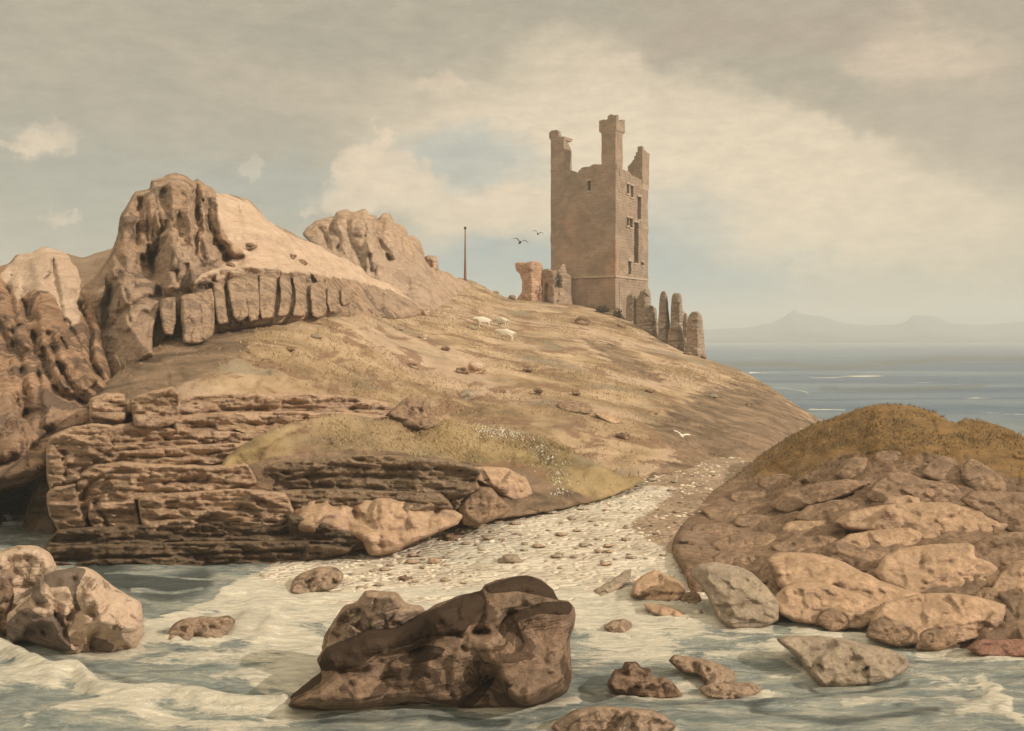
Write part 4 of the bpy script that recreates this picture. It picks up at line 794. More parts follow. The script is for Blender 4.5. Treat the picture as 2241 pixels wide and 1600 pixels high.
# stones strewn on the slope
def stone_mesh(name, seed, flat, mat, sub=3):
    bm = bmesh.new(); bmesh.ops.create_icosphere(bm, subdivisions=sub, radius=.5)
    c = np.array([v.co for v in bm.verts])
    k = 1+.30*facets(c, .55, seed)+.10*fbm(c*3, 3, seed)
    c = c*k[:, None]*[1, .8, flat]
    for v, q in zip(bm.verts, c): v.co = q
    for f in bm.faces: f.smooth = True
    me = bpy.data.meshes.new(name); bm.to_mesh(me); bm.free(); me.materials.append(mat); return me
def put_stone(name, me, u, v, g, size, label, cat, group=None, sink=.25, rz=0., tilt=0.):
    d = float(g(np.array([u]), np.array([v]))[0]); s = size/F*d
    o = bpy.data.objects.new(name, me); COL.objects.link(o)
    p = P(u, v, d); o.location = (p[0], p[1], p[2]+s*(.5-sink)*.55); o.scale = (s, s, s); o.rotation_euler = (0, tilt, rz)
    return tag(o, label, cat, group)
SM = {k: stone_mesh('stone', 7+i, f, M[m]) for i, (k, f, m) in enumerate([('white', .6, 'pale'), ('brown', .45, 'slab_brown'), ('grey', .5, 'slab_grey'), ('pink', .5, 'slab'), ('dark', .45, 'slab_brown')])}
rg = random.Random(4)
HS = [(546, 546, 34, 'brown', 'dark round hole like stone high on the pink flank of the domed crag', 'crag'), (640, 566, 22, 'brown', 'upper of two brown stones on the right flank of the domed crag', 'crag'), (660, 578, 24, 'dark', 'lower of two brown stones on the right flank of the domed crag', 'crag'),
    (505, 585, 22, 'dark', 'small dark stone on the ledge above the rock columns', 'crag'),
    (930, 690, 26, 'white', 'white stone on the slope below the jagged crag', 'hill'), (925, 743, 20, 'white', 'small white stone with a dark base low on the ochre slope', 'hill'), (1043, 816, 46, 'white', 'long pale stone in the middle of the slope', 'hill'), (1012, 818, 32, 'brown', 'brown stone touching the long pale stone', 'hill'),
    (1155, 812, 26, 'brown', 'brown stone right of the long pale stone', 'hill'), (1178, 860, 26, 'brown', 'small brown stone above the flat oval stone', 'hill'), (1275, 710, 40, 'dark', 'dark flat stone on the grass below the tower', 'hill'), (1022, 872, 44, 'grey', 'grey stones half buried left on the middle slope', 'hill'),
    (975, 768, 22, 'brown', 'brown stone on the ochre slope below the small white stone', 'hill'), (805, 686, 24, 'brown', 'brown stone just right of the rock columns', 'hill'), (870, 722, 22, 'grey', 'grey stone under the pink flank of the crag', 'hill'), (1030, 720, 18, 'grey', 'tiny grey stone left of the three sheep', 'hill'),
    (730, 892, 26, 'brown', 'brown stone on the turf edge above the cliff beds', 'hill'), (690, 740, 24, 'grey', 'grey stone on the pale bare patch left of centre', 'hill'), (635, 768, 20, 'brown', 'brown stone at the edge of the pale bare patch', 'hill'), (1260, 863, 22, 'brown', 'brown stone above right of the flat oval stone', 'hill'),
    (1085, 642, 14, 'grey', 'low grey stone on the skyline between pole and ruined wall', 'hill'), (1505, 776, 16, 'brown', 'brown stone at the foot of the last pillar', 'hill'), (1540, 784, 18, 'dark', 'round dark stone lowest beside the last pillar', 'hill'), (1120, 655, 22, 'dark', 'dark stone at the left foot of the ruined wall', 'hill'),
    (1360, 716, 20, 'dark', 'dark stone under the first pillar below the tower', 'hill'), (1640, 890, 22, 'brown', 'brown stone on the lower right slope near the sea', 'hill'), (1560, 870, 20, 'grey', 'grey stone on the lower right slope', 'hill'), (1420, 860, 22, 'brown', 'brown stone on the slope under the pillars', 'hill'), (1365, 960, 30, 'brown', 'brown stone on the low slope left of the flying gull', 'hill'), (905, 800, 24, 'pink', 'pink stone on the pale streak of the slope', 'hill')]
for u, v, s, k, lb, on in HS:
    put_stone('stone', SM[k], u, v, HILL_D if on == 'hill' else (lambda a, b: crag_d(a, b)-2.4), s, lb, 'stone', None, .2, rg.uniform(0, 6), R(rg.uniform(-8, 18)))
# rounded stones of the shingle
for k, c in (('shingle_stone', ((.56, .48, .38), (.43, .365, .29), (.28, .235, .19))), ('shingle_stone_pink', ((.60, .47, .36), (.47, .36, .275), (.30, .225, .17)))): M[k] = rock_mat(k, *c, .8, .4, .2, .4, crack=0, mott=.3)
BSM = [stone_mesh('beach_stone', 60+i, f, M[m], 2) for i, (f, m) in enumerate([(.24, 'shingle_stone'), (.22, 'shingle_stone_pink'), (.24, 'shingle_stone'), (.22, 'pale')])]
bp = curve([(700, 1240), (900, 1180), (1080, 1122), (1250, 1082), (1400, 1048), (1560, 1025), (1560, 1080), (1480, 1180), (1440, 1230), (1370, 1240), (1200, 1262), (1000, 1280), (800, 1300), (700, 1290)], 4)
n = 0; tries = 0
KEEP = [(632, 752, 1235, 1295), (1050, 1260, 1250, 1320), (1370, 1530, 1235, 1330), (1290, 1390, 1240, 1300)]
while n < 150 and tries < 6000:
    tries += 1
    u, v = rg.uniform(640, 1570), rg.uniform(1020, 1305)
    if not inside(np.array([[u, v]]), bp)[0] or any(a < u < b and c < v < d for a, b, c, d in KEEP): continue
    sz = 7+15*rg.random()**2.2*(.55+.8*(v-1000)/300)
    if rg.random() < .5: sz *= 1.35
    o = put_stone('beach_stone', BSM[rg.choice([0, 0, 1, 1, 2, 3])], u, v, BEACH_D, sz, 'small rounded stone lying in the pale shingle beach', 'stone', 'stones lying in the shingle', .3, rg.gauss(.35, .3), 0)
    n += 1
for u, v, s, lb in [(1042, 1156, 34, 'dark grey stone lying at the upper edge of the shingle, left of the pointed rock'), (985, 1182, 36, 'dark slanted stone on the shingle beside the long pinkish boulder'), (950, 1232, 30, 'largest pinkish stone on the middle of the shingle'), (1120, 1230, 44, 'pale blue grey stone on the middle of the shingle'), (885, 1270, 26, 'dark stone on the shingle above the biggest dark boulder')]:
    put_stone('stone', SM['grey' if 'grey' in lb else 'brown' if 'dark' in lb else 'pink'], u, v, BEACH_D, s, lb, 'stone', None, .25, .3)
# ---------------------------------------------------------------- tower
DC = 112.0
C0 = P(1347, 690, DC)[:2]
def solve_tower():
    best = None
    for a in np.arange(20, 50, .25):
        for s in np.arange(6, 12, .05):
            l = C0+s*np.array([-math.cos(R(a)), math.sin(R(a))]); r = C0+s*np.array([math.sin(R(a)), math.cos(R(a))])
            e = (CX+F*l[0]/l[1]-1205)**2+(CX+F*r[0]/r[1]-1419)**2
            if best is None or e < best[0]: best = (e, a, s)
    return best[1:]
TA, TS = solve_tower()
DL = np.array([-math.cos(R(TA)), math.sin(R(TA))]); DR = np.array([math.sin(R(TA)), math.cos(R(TA))])
tower = empty('ruined_tower', (C0[0], C0[1], 8.0)); tower['_w'] = [float(C0[0]), float(C0[1]), 8.0]
tag(tower, 'tall square ruined stone tower with three broken corner turrets on the hilltop', 'tower')
def wall(name, p0, dirv, inv, L, zb, prof, thick, mat, parent, holes=(), cell=.35, jit=.05, uoff=0., s0=0., seed=0):
    """masonry wall from p0 along dirv; prof(s) = height of the broken top; holes = (s0, s1, z0, z1) openings"""
    p0 = np.asarray(p0, float)
    ss = np.unique(np.round(np.concatenate([np.linspace(s0, L, max(3, int((L-s0)/cell)+1)), [h[i] for h in holes for i in (0, 1)]]), 4))
    tops = np.array([prof(s) for s in ss])
    zt = tops.max()
    zs = np.unique(np.round(np.concatenate([np.linspace(zb, zt, max(3, int((zt-zb)/cell)+1)), [h[i] for h in holes for i in (2, 3)]]), 4))
    ns, nz = len(ss), len(zs)
    Sg, Zg = np.meshgrid(ss, zs)
    Z = np.minimum(Zg, tops[None, :])
    keep = np.zeros((nz-1, ns-1), bool)
    for i in range(nz-1):
        for j in range(ns-1):
            cs, cz = (ss[j]+ss[j+1])/2, (zs[i]+zs[i+1])/2
            if zs[i] >= min(tops[j], tops[j+1])-.02: continue
            if any(h[0] < cs < h[1] and h[2] < cz < h[3] for h in holes): continue
            keep[i, j] = True
    base = np.stack([p0[0]+Sg*dirv[0], p0[1]+Sg*dirv[1], Z], -1).reshape(-1, 3)
    nd = fbm(base*1.1, 4, seed)*jit*2+facets(base, .9, seed)*jit*.5
    outv = base+np.stack([-inv[0]*nd, -inv[1]*nd, 0*nd], -1)
    inn = base+np.array([inv[0]*thick, inv[1]*thick, 0])
    n = len(base); c = np.arange(n).reshape(nz, ns)
    fl = (dirv[0]*inv[1]-dirv[1]*inv[0]) > 0
    faces = []
    q = lambda a, b, cc, d: faces.append((a, b, cc, d) if fl else (d, cc, b, a))
    for i in range(nz-1):
        for j in range(ns-1):
            if not keep[i, j]: continue
            a, b, cc, d = c[i, j], c[i, j+1], c[i+1, j+1], c[i+1, j]
            q(a, b, cc, d); q(d+n, cc+n, b+n, a+n)
            if i == 0 or not keep[i-1, j]: q(a+n, b+n, b, a)
            if i == nz-2 or not keep[i+1, j]: q(d, cc, cc+n, d+n)
            if j == 0 or not keep[i, j-1]: q(a+n, a, d, d+n)
            if j == ns-2 or not keep[i, j+1]: q(b, b+n, cc+n, cc)
    V = np.vstack([outv, inn])
    uv = np.stack([np.r_[Sg.ravel(), Sg.ravel()+thick]+uoff, np.r_[Z.ravel(), Z.ravel()]], -1)
    if not faces: return None
    used = np.unique(np.array(faces)); re = -np.ones(len(V), int); re[used] = np.arange(len(used))
    o = link_mesh(name, V[used], re[np.array(faces)], mat, parent, None, uv[used], None, False)
    return recentre(o)
def zat(v, xy): return EYE-(v-VH)/F*xy[1]
def on_face(p0, dirv, L, n=200):
    s = np.linspace(-1, L+1, n); u = np.array([CX+F*(p0[0]+k*dirv[0])/(p0[1]+k*dirv[1]) for k in s])
    o = np.argsort(u)
    f = lambda q: float(np.interp(q, u[o], s[o]))
    return f
def profile(p0, dirv, L, pts, rag=.0, seed=0):
    f = on_face(p0, dirv, L)
    a = sorted((f(u), zat(v, p0+f(u)*dirv)) for u, v in pts)
    xs = [k[0] for k in a]; zs = [k[1] for k in a]
    rr = random.Random(seed); jj = [rr.uniform(-rag, rag) for _ in range(99)]
    return lambda s: float(np.interp(s, xs, zs))+jj[int(s*2.3) % 99]
def openings(p0, dirv, L, rects):
    f = on_face(p0, dirv, L); o = []
    for u0, u1, v0, v1 in rects:
        a, b = sorted((f(u0), f(u1))); m = p0+(a+b)/2*dirv
        o.append((a, b, zat(v1, m), zat(v0, m)))
    return o
ZB = 5.5
TH = .95
hl = openings(C0, DL, TS, [(1286, 1292.5, 396, 418)])
hr = openings(C0, DR, TS, [(1371.5, 1377, 403, 424), (1380.5, 1386.5, 407, 432), (1395.5, 1403, 431, 481), (1371, 1376, 476, 494), (1378, 1383.5, 478, 498), (1387.5, 1397.5, 487, 576), (1375, 1382, 572, 601), (1403.5, 1408, 574, 581)])
wall('wall', C0, DL, DR, TS, ZB, profile(C0, DL, TS, [(1204, 373), (1240, 371), (1252, 373), (1262, 379), (1270, 368), (1285, 365), (1300, 360), (1312, 362), (1324, 359), (1347, 360)], .12, 2), TH, M['tower'], tower, hl, uoff=0, seed=1)
wall('wall', C0, DR, DL, TS, ZB, profile(C0, DR, TS, [(1347, 362), (1362, 372), (1370, 372), (1384, 384), (1400, 392), (1420, 402)], .12, 3), TH, M['tower'], tower, hr, uoff=9.3, s0=TH, seed=2)
B1 = C0+TS*DL; B2 = C0+TS*DR
wall('wall', B1, DR, -DL, TS, ZB, lambda s: 23.5+.5*math.sin(s*3), TH, M['tower'], tower, cell=.6, s0=TH, seed=3)
wall('wall', B2, DL, -DR, TS-TH, ZB, lambda s: 22.6+.5*math.sin(s*2.3), TH, M['tower'], tower, cell=.6, s0=TH, seed=4)
def turret(K, t, zb, pl, pr, cap=None, rag=.06, seed=0, flare=0.):
    q = empty('turret', (0, 0, 0)); q.parent = tower
    q.location = (K[0]-C0[0], K[1]-C0[1], zb-8.0); q['_w'] = [float(K[0]), float(K[1]), float(zb)]
    def box(nm, k, t, zb, pl, pr, th, par, sd):
        f = profile(k, DL, t, pl, rag, sd); g = profile(k, DR, t, pr, rag, sd+1)
        wall(nm, k, DL, DR, t, zb, f, th, M['tower'], par, cell=.2, jit=.035, uoff=3+sd, seed=sd)
        wall(nm, k, DR, DL, t, zb, g, th, M['tower'], par, cell=.2, jit=.035, uoff=5+sd, s0=th, seed=sd+2)
        zl = f(t*.95); zr = g(t*.95)
        wall(nm, k+t*DL, DR, -DL, t, zb, lambda s: zl-.15*math.sin(s*5)**2, th, M['tower'], par, cell=.3, jit=.03, s0=th, seed=sd+3)
        wall(nm, k+t*DR, DL, -DR, t-th, zb, lambda s: zr-.2*math.sin(s*4)**2, th, M['tower'], par, cell=.3, jit=.03, s0=th, seed=sd+4)
    box('turret_wall', K, t, zb, pl, pr, .42, q, seed)
    if cap:
        fl, zc, cl, cr = cap
        k2 = K-fl*(DL+DR)
        c = empty('battlement', (0, 0, 0)); c.parent = q
        c.location = (k2[0]-K[0], k2[1]-K[1], 0); c['_w'] = [float(k2[0]), float(k2[1]), float(zb)]
        box('parapet', k2, t+2*fl, zc, cl, cr, .36, c, seed+20)
        m = bmesh.new()
        pts = [k2+.02*(DL+DR), k2+.02*DR+(t+2*fl-.02)*DL, k2+(t+2*fl-.02)*(DL+DR), k2+.02*DL+(t+2*fl-.02)*DR]
        vs = [np.array([p[0], p[1], z]) for z in (zc-.28, zc+.05) for p in pts]
        ctr = np.mean(vs[:4], 0)
        for i in range(4): vs[i] = ctr+(vs[i]-ctr)*(t/(t+2*fl))
        o = link_mesh('corbel', vs, [(0, 1, 5, 4), (1, 2, 6, 5), (2, 3, 7, 6), (3, 0, 4, 7), (3, 2, 1, 0), (4, 5, 6, 7)], M['dressed'], q, smooth=False); recentre(o)
    return q
TT = 1.75
KL = C0+(TS-TT)*DL
turret(KL, TT, zat(380, KL), [(1203, 292), (1208, 288), (1216, 285), (1224, 288), (1224.8, 301), (1233, 305), (1240, 305)], [(1230, 306), (1238, 308), (1244, 313), (1248, 322), (1252, 330)], seed=11, cap=(.13, zat(300, KL), [(1198, 291), (1206, 286), (1223, 285), (1224.5, 298), (1238, 303)], [(1231, 304), (1240, 309), (1247, 318), (1253, 335)]))
cl = [(1314, 263), (1328.5, 262), (1329.5, 254), (1337, 250), (1348, 252)]
cr = [(1347, 251), (1354, 253), (1355, 266), (1361, 266), (1362, 262), (1371, 264)]
turret(C0, 1.72, zat(372, C0), [(1315, 285), (1350, 285)], [(1345, 285), (1372, 285)], (.2, zat(285, C0), cl, cr), seed=31)
KR = C0+(TS-TT)*DR+.1*(-DL)
turret(KR, TT+.1, zat(403, KR), [(1374, 362), (1378, 360), (1383, 356), (1386, 343), (1391, 338), (1393, 323), (1400, 319), (1407, 320)], [(1404, 320), (1409, 324), (1414, 331), (1420, 336), (1426, 340)], seed=51)
# turret foot corbelled out from the wall
kf = KR-.12*DL*0
pts = [KR+.0*DL, KR+TT*DL, KR+TT*DL+(TT+.1)*DR, KR+(TT+.1)*DR]
ctr = np.mean(pts, 0); zf = zat(403, KR)
vs = [np.array([*(ctr+(p-ctr)*.86), zf-.8]) for p in pts]+[np.array([*(ctr+(p-ctr)*1.02), zf+.02]) for p in pts]
recentre(link_mesh('corbel', vs, [(0, 1, 5, 4), (1, 2, 6, 5), (2, 3, 7, 6), (3, 0, 4, 7), (3, 2, 1, 0), (4, 5, 6, 7)], M['dressed'], tower, smooth=False))
# string course, added unseen slab, dressed window surrounds
def strip(name, p0, dirv, outv, s0, s1, z0, z1, pro, mat, par, back=.1):
    a, b = p0+s0*dirv, p0+s1*dirv
    q = [a-back*outv, b-back*outv, b+pro*outv, a+pro*outv]
    vs = [np.array([*p, z]) for z in (z0, z1) for p in q]
    return recentre(link_mesh(name, vs, [(0, 1, 5, 4), (1, 2, 6, 5), (2, 3, 7, 6), (3, 0, 4, 7), (3, 2, 1, 0), (4, 5, 6, 7)], mat, par, smooth=False))
zsc = zat(604, C0)
strip('string_course', C0, DL, -DR, -.13, TS*.76, zsc-.12, zsc+.12, .13, M['dressed'], tower)
strip('string_course', C0, DR, -DL, .12, TS*.98, zsc-.14, zsc+.10, .10, M['dressed'], tower)
fz = 20.5
q = [C0+.97*(DL+DR), C0+(TS-.97)*DL+.97*DR, C0+(TS-.97)*(DL+DR), C0+.97*DL+(TS-.97)*DR]
vs = [np.array([*p, z]) for z in (fz, fz+.4) for p in q]
recentre(link_mesh('floor', vs, [(0, 1, 5, 4), (1, 2, 6, 5), (2, 3, 7, 6), (3, 0, 4, 7), (3, 2, 1, 0), (4, 5, 6, 7)], M['dressed'], tower, smooth=False))  # unseen slab added to keep the tower inside dark
def surround(p0, dirv, outv, h):
    a, b, z0, z1 = h; w = .12
    q = empty('window', (0, 0, 0)); q.parent = tower; m = p0+(a+b)/2*dirv
    q.location = (m[0]-C0[0], m[1]-C0[1], z0-8.0); q['_w'] = [float(m[0]), float(m[1]), float(z0)]
    strip('sill', p0, dirv, outv, a-w, b+w, z0-.16, z0, .10, M['dressed'], q)
    strip('lintel', p0, dirv, outv, a-w, b+w, z1, z1+.2, .085, M['dressed'], q)
for h in hl: surround(C0, DL, -DR, h)
for h in hr: surround(C0, DR, -DL, h)

# ---------------------------------------------------------------- broken walls and pillars beside it
def wedge(uc, d, mpp=None):
    m = (d/F)
    return lambda u, v: d+np.where(u < uc, (uc-u)*m*math.tan(R(TA)), (u-uc)*m*1.35)
def masonry(name, label, cat, outline, uc, d, mat, step=2, wob=1.2, back=2.2, seed=0, lines=(), group=None, parent=None, bulge=.3, rnd=5):
    return relief(name, outline, wedge(uc, d), bulge, M[mat], rnd=rnd, step=step, fac=(.13, .7), rough=(.12, .6), wob=wob, mix=.25, seed=seed, back=back, label=label, cat=cat, group=group, lines=lines, parent=parent, expo=.35)
masonry('ruined_wall', 'reddish broken wall pier standing alone left of the tower', 'wall', [(1127, 577), (1134, 573), (1150, 575), (1165, 572), (1180, 573), (1188, 582), (1186, 610), (1185, 630), (1192, 670), (1170, 674), (1140, 666), (1131, 655), (1141, 640), (1143, 615), (1138, 600), (1129, 592)], 1164, 110.5, 'ruin', seed=401, back=2.5)
masonry('ruined_wall', 'low grey broken wall filling the gap between red pier and tower', 'wall', [(1184, 591), (1200, 588), (1212, 593), (1222, 590), (1229, 580), (1236, 577), (1241, 598), (1250, 604), (1250, 640), (1252, 678), (1188, 678), (1186, 640)], 1212, 111.2, 'tower', seed=402, back=1.6, lines=[([(1198, 622), (1195, 645), (1199, 672)], 1.0, 4), ([(1220, 600), (1222, 630), (1219, 662)], 1.0, 5), ([(1188, 608), (1210, 606), (1245, 610)], .2, 3)])
PIL = [  # outline box (u0, u1, top, bottom), distance, label
    (1370, 1394, 643, 722, 108.5, 'dark narrow stump leaning against the tower foot, first of the row of pillars'),
    (1390, 1424, 630, 728, 108.0, 'broad stepped masonry stump at the right corner of the tower'),
    (1404, 1441, 668, 742, 104.0, 'short rounded stump in front of the broad stepped stump'),
    (1441, 1465, 638, 752, 102.0, 'tall slim round topped pillar, left of the two tall ones'),
    (1467, 1499, 641, 762, 101.0, 'tall broad pillar with a square shoulder, right of the two tall ones'),
    (1461, 1497, 711, 772, 96.0, 'short pillar in front of the tall broad pillar'),
    (1494, 1508, 684, 770, 98.0, 'thin dark pillar just left of the last one'),
    (1503, 1541, 681, 782, 94.0, 'last pillar at the lower right end of the row, with a pink face'),
]
for i, (u0, u1, t, b, d, lb) in enumerate(PIL):
    w = u1-u0; rr = random.Random(i+9)
    j = lambda a=1.5: rr.uniform(-a, a)
    pl = [(u0-1, b+4), (u0+j(), b-.35*(b-t)), (u0+1+j(), t+.28*(b-t)), (u0+.12*w+j(), t+.1*(b-t)), (u0+.3*w, t+1+j()), (u0+.62*w, t+j()), (u0+.85*w+j(), t+.09*(b-t)), (u1-2+j(), t+.3*(b-t)), (u1+j(), b-.4*(b-t)), (u1+1, b+4)]
    if i == 1: pl = [(u0, b+4), (u0, t+52), (u0+2, t+24), (u0+10, t+16), (u0+12, t+8), (u0+20, t+6), (u0+22, t), (u1-4, t+1), (u1, t+20), (u1-1, t+60), (u1, b+4)]
    if i == 4: pl = [(u0, b+4), (u0+1, t+40), (u0+3, t+8), (u0+8, t), (u1-10, t+1), (u1-7, t+10), (u1-6, t+35), (u1-2, t+42), (u1, t+80), (u1, b+4)]
    masonry('stone_pillar', lb, 'pillar', pl, u0+.62*w, d, 'stump', seed=420+i, back=1.3, group='broken pillars below the tower', step=1.8, rnd=6, bulge=.4,
            lines=[([(u0, t+.62*(b-t)), (u1, t+.6*(b-t))], .12, 2), ([(u0, t+.35*(b-t)), (u1, t+.36*(b-t))], .1, 1.6)])

# ---------------------------------------------------------------- pole
pb = P(1018, 612, 109)
pole = empty('pole', tuple(pb)); pole['_w'] = list(map(float, pb)); tag(pole, 'thin brown wooden pole standing on the skyline between crag and tower', 'pole')
def tube(name, pts, rad, mat, parent, n=10):
    pts = np.asarray(pts, float); vs = []; fs = []
    for i, (p, r) in enumerate(zip(pts, rad)):
        for k in range(n): vs.append(p+[r*math.cos(2*math.pi*k/n), r*math.sin(2*math.pi*k/n), 0])
    for i in range(len(pts)-1):
        for k in range(n): fs.append((i*n+k, i*n+(k+1) % n, (i+1)*n+(k+1) % n, (i+1)*n+k))
    fs.append(tuple(range(n))[::-1]); fs.append(tuple(range((len(pts)-1)*n, len(pts)*n)))
    return recentre(link_mesh(name, vs, fs, mat, parent))
ht = zat(502, pb)-pb[2]
tube('shaft', [pb+[0, 0, z] for z in (-.8, .0, .2, .9, 2.2, ht*.6, ht)], [.17, .17, .15, .13, .10, .085, .06], M['wood'], pole)
tube('finial', [pb+[0, 0, ht+z] for z in (0, .03, .1, .19, .27, .31)], [.05, .12, .15, .14, .09, .02], M['iron'], pole)

# ---------------------------------------------------------------- animals
def skin_body(name, nodes, edges, mat, sub=2):
    me = bpy.data.meshes.new(name); me.from_pydata([n[0] for n in nodes], edges, []); me.update()
    o = bpy.data.objects.new(name, me); COL.objects.link(o)
    o.modifiers.new('s', 'SKIN')
    for d, n in zip(me.skin_vertices[0].data, nodes): d.radius = n[1] if isinstance(n[1], tuple) else (n[1], n[1])
    me.skin_vertices[0].data[0].use_root = True
    s = o.modifiers.new('u', 'SUBSURF'); s.levels = sub; s.render_levels = sub
    dg = bpy.context.evaluated_depsgraph_get()
    m2 = bpy.data.meshes.new_from_object(o.evaluated_get(dg)); bpy.data.objects.remove(o)
    m2.materials.clear(); m2.materials.append(mat); m2.polygons.foreach_set('use_smooth', np.ones(len(m2.polygons), bool))
    return m2
sheep_nodes = [((-.42, 0, .62), (.22, .24)), ((-.12, 0, .63), (.27, .28)), ((.2, 0, .62), (.26, .27)), ((.42, 0, .66), .19), ((.58, 0, .74), .12), ((.70, 0, .72), .105), ((.84, 0, .63), .06),
    ((-.44, .12, .40), .10), ((-.50, .13, .22), .045), ((-.46, .13, 0), .04), ((-.44, -.12, .40), .10), ((-.50, -.13, .22), .045), ((-.46, -.13, 0), .04),
    ((.30, .12, .38), .085), ((.32, .12, .2), .042), ((.31, .12, 0), .038), ((.30, -.12, .38), .085), ((.32, -.12, .2), .042), ((.31, -.12, 0), .038),
    ((.66, .13, .77), .03), ((.66, -.13, .77), .03), ((-.62, 0, .6), .07), ((-.68, 0, .45), .04)]
sheep_edges = [(0, 1), (1, 2), (2, 3), (3, 4), (4, 5), (5, 6), (0, 7), (7, 8), (8, 9), (0, 10), (10, 11), (11, 12), (2, 13), (13, 14), (14, 15), (2, 16), (16, 17), (17, 18), (5, 19), (5, 20), (0, 21), (21, 22)]
sheep_me = skin_body('sheep', sheep_nodes, sheep_edges, M['fleece'])
c = np.empty(len(sheep_me.vertices)*3); sheep_me.vertices.foreach_get('co', c); c = c.reshape(-1, 3)
body = sstep(.36, .46, c[:, 2])*(1-sstep(.5, .62, c[:, 0]))
c += (c-[0, 0, .62])*(body*.16*fbm(c*9, 2, 3))[:, None]; sheep_me.vertices.foreach_set('co', c.ravel()); sheep_me.update()
for u, v, rz, s, lb in [(1056, 716, 3.6, .95, 'white sheep on the slope, left of the other two'), (1099, 717, 2.4, .95, 'white sheep on the slope, upper right of the three'), (1106, 746, 2.9, 1.0, 'white sheep on the slope, lowest of the three')]:
    d = float(HILL_D(np.array([u]), np.array([v]))[0]); p = P(u, v, d)
    o = bpy.data.objects.new('sheep', sheep_me); COL.objects.link(o); o.location = (p[0], p[1], p[2]-.03); o.rotation_euler = (0, 0, rz); o.scale = (s,)*3
    tag(o, lb, 'sheep', 'white sheep grazing on the hill')

def loft(secs, mat, name, parent, cap=True):       # sections of equal length joined into a closed skin
    n = len(secs[0]); vs = np.vstack(secs); fs = []
    for i in range(len(secs)-1):
        for k in range(n): fs.append((i*n+k, i*n+(k+1) % n, (i+1)*n+(k+1) % n, (i+1)*n+k))
    fs.append(tuple(range(n))[::-1]); fs.append(tuple(range((len(secs)-1)*n, len(secs)*n)))
    return link_mesh(name, vs, fs, mat, parent, (0, 0, 0))
def wing_secs(side, st):
    out = []
    for x, y, z, c, t in st:
        out.append(np.array([[side*x, y+c*.5*math.cos(a)*(1 if math.cos(a) > 0 else 1.0), z+t*math.sin(a)] for a in np.linspace(0, 2*math.pi, 10, endpoint=False)]))
    return out if side > 0 else [s[::-1] for s in out]
def make_bird(name, label, cat, wing_m, body_m, tip_m, group=None, vlift=.12):
    t = empty(name, (0, 0, 0)); tag(t, label, cat, group); t['_w'] = [0., 0., 0.]
    b = [np.array([[r*math.cos(a), y, z+r*.9*math.sin(a)] for a in np.linspace(0, 2*math.pi, 12, endpoint=False)]) for y, r, z in [(-.25, .008, .012), (-.22, .03, .01), (-.17, .042, .012), (-.1, .055, .0), (0, .068, -.005), (.1, .052, 0), (.18, .026, .004), (.23, .012, .006)]]
    loft([s[::-1] for s in b], body_m, 'body', t)
    loft([np.array([[r*math.cos(a), y, .01+r*.7*math.sin(a)] for a in np.linspace(0, 2*math.pi, 8, endpoint=False)])[::-1] for y, r in [(-.30, .003), (-.27, .008), (-.24, .012)]], M['beak'], 'beak', t)
    loft([np.array([[w*math.cos(a), y, .006+.006*math.sin(a)] for a in np.linspace(0, 2*math.pi, 8, endpoint=False)])[::-1] for y, w in [(.2, .02), (.27, .05), (.33, .06)]], body_m, 'tail', t)
    for sd in (1, -1):
        w = loft(wing_secs(sd, [(.03, 0, .02, .16, .016), (.16, -.035, .02+vlift*.7, .15, .012), (.28, -.02, .02+vlift, .125, .009), (.42, .025, .02+vlift*.8, .09, .006)]), wing_m, 'wing', t)
        loft(wing_secs(sd, [(.42, .025, .02+vlift*.8, .09, .006), (.50, .06, .02+vlift*.55, .055, .004), (.57, .10, .02+vlift*.3, .012, .002)]), tip_m, 'wing_tip', w)
    return t
def copy_tree(o, parent=None):
    c = o.copy(); COL.objects.link(c)
    if parent is not None: c.parent = parent
    for ch in list(o.children): copy_tree(ch, c)
    return c
g = make_bird('gull', 'white gull with dark wing tips flying low in front of the slope', 'gull', M['feather_w'], M['feather_w'], M['feather_d'])
g.location = tuple(P(1491, 953, 30)); g.rotation_euler = (R(18), R(15), R(14)); g.scale = (.66,)*3
b0 = make_bird('bird', 'dark bird in the sky left of the tower, lower and nearer of the two', 'bird', M['feather_d'], M['feather_d'], M['feather_d'], 'dark birds flying beside the tower', .2)
b0.location = tuple(P(1138, 531, 70)); b0.rotation_euler = (R(-10), R(12), R(12)); b0.scale = (1.12,)*3
b1 = copy_tree(b0); b1['label'] = 'dark bird in the sky left of the tower, upper and closer to its wall'
b1.location = tuple(P(1177, 512, 82)); b1.rotation_euler = (R(-14), R(16), R(-10)); b1.scale = (.95,)*3

# ---------------------------------------------------------------- growth
def leafy(name, pts, sizes, mat, label=None, cat=None, kind=None, seed=0, up=.2, width=.55, group=None):
    """blades or leaves, each its own little triangle pair, in ONE mesh"""
    rs = np.random.RandomState(seed); n = len(pts)
    a = rs.uniform(0, 2*np.pi, n); lean = rs.uniform(-1, 1, (n, 2))*(1-up)
    side = np.stack([np.cos(a), np.sin(a), np.zeros(n)], -1)*(sizes*width*.5)[:, None]
    top = np.stack([lean[:, 0]*sizes, lean[:, 1]*sizes, sizes*(up+rs.uniform(.2, .8, n)*(1-up*.3))], -1)
    v = np.concatenate([pts-side, pts+side, pts+side*.4+top*.6, pts+top], 0)
    i = np.arange(n)
    f = np.concatenate([np.stack([i, i+n, i+2*n], -1), np.stack([i, i+2*n, i+3*n], -1)])
    tint = np.tile(rs.uniform(0, 1, n), 4)
    o = link_mesh(name, v, f, mat, None, pts.mean(0), None, {'tint': tint}, False)
    return tag(o, label, cat, group, kind)
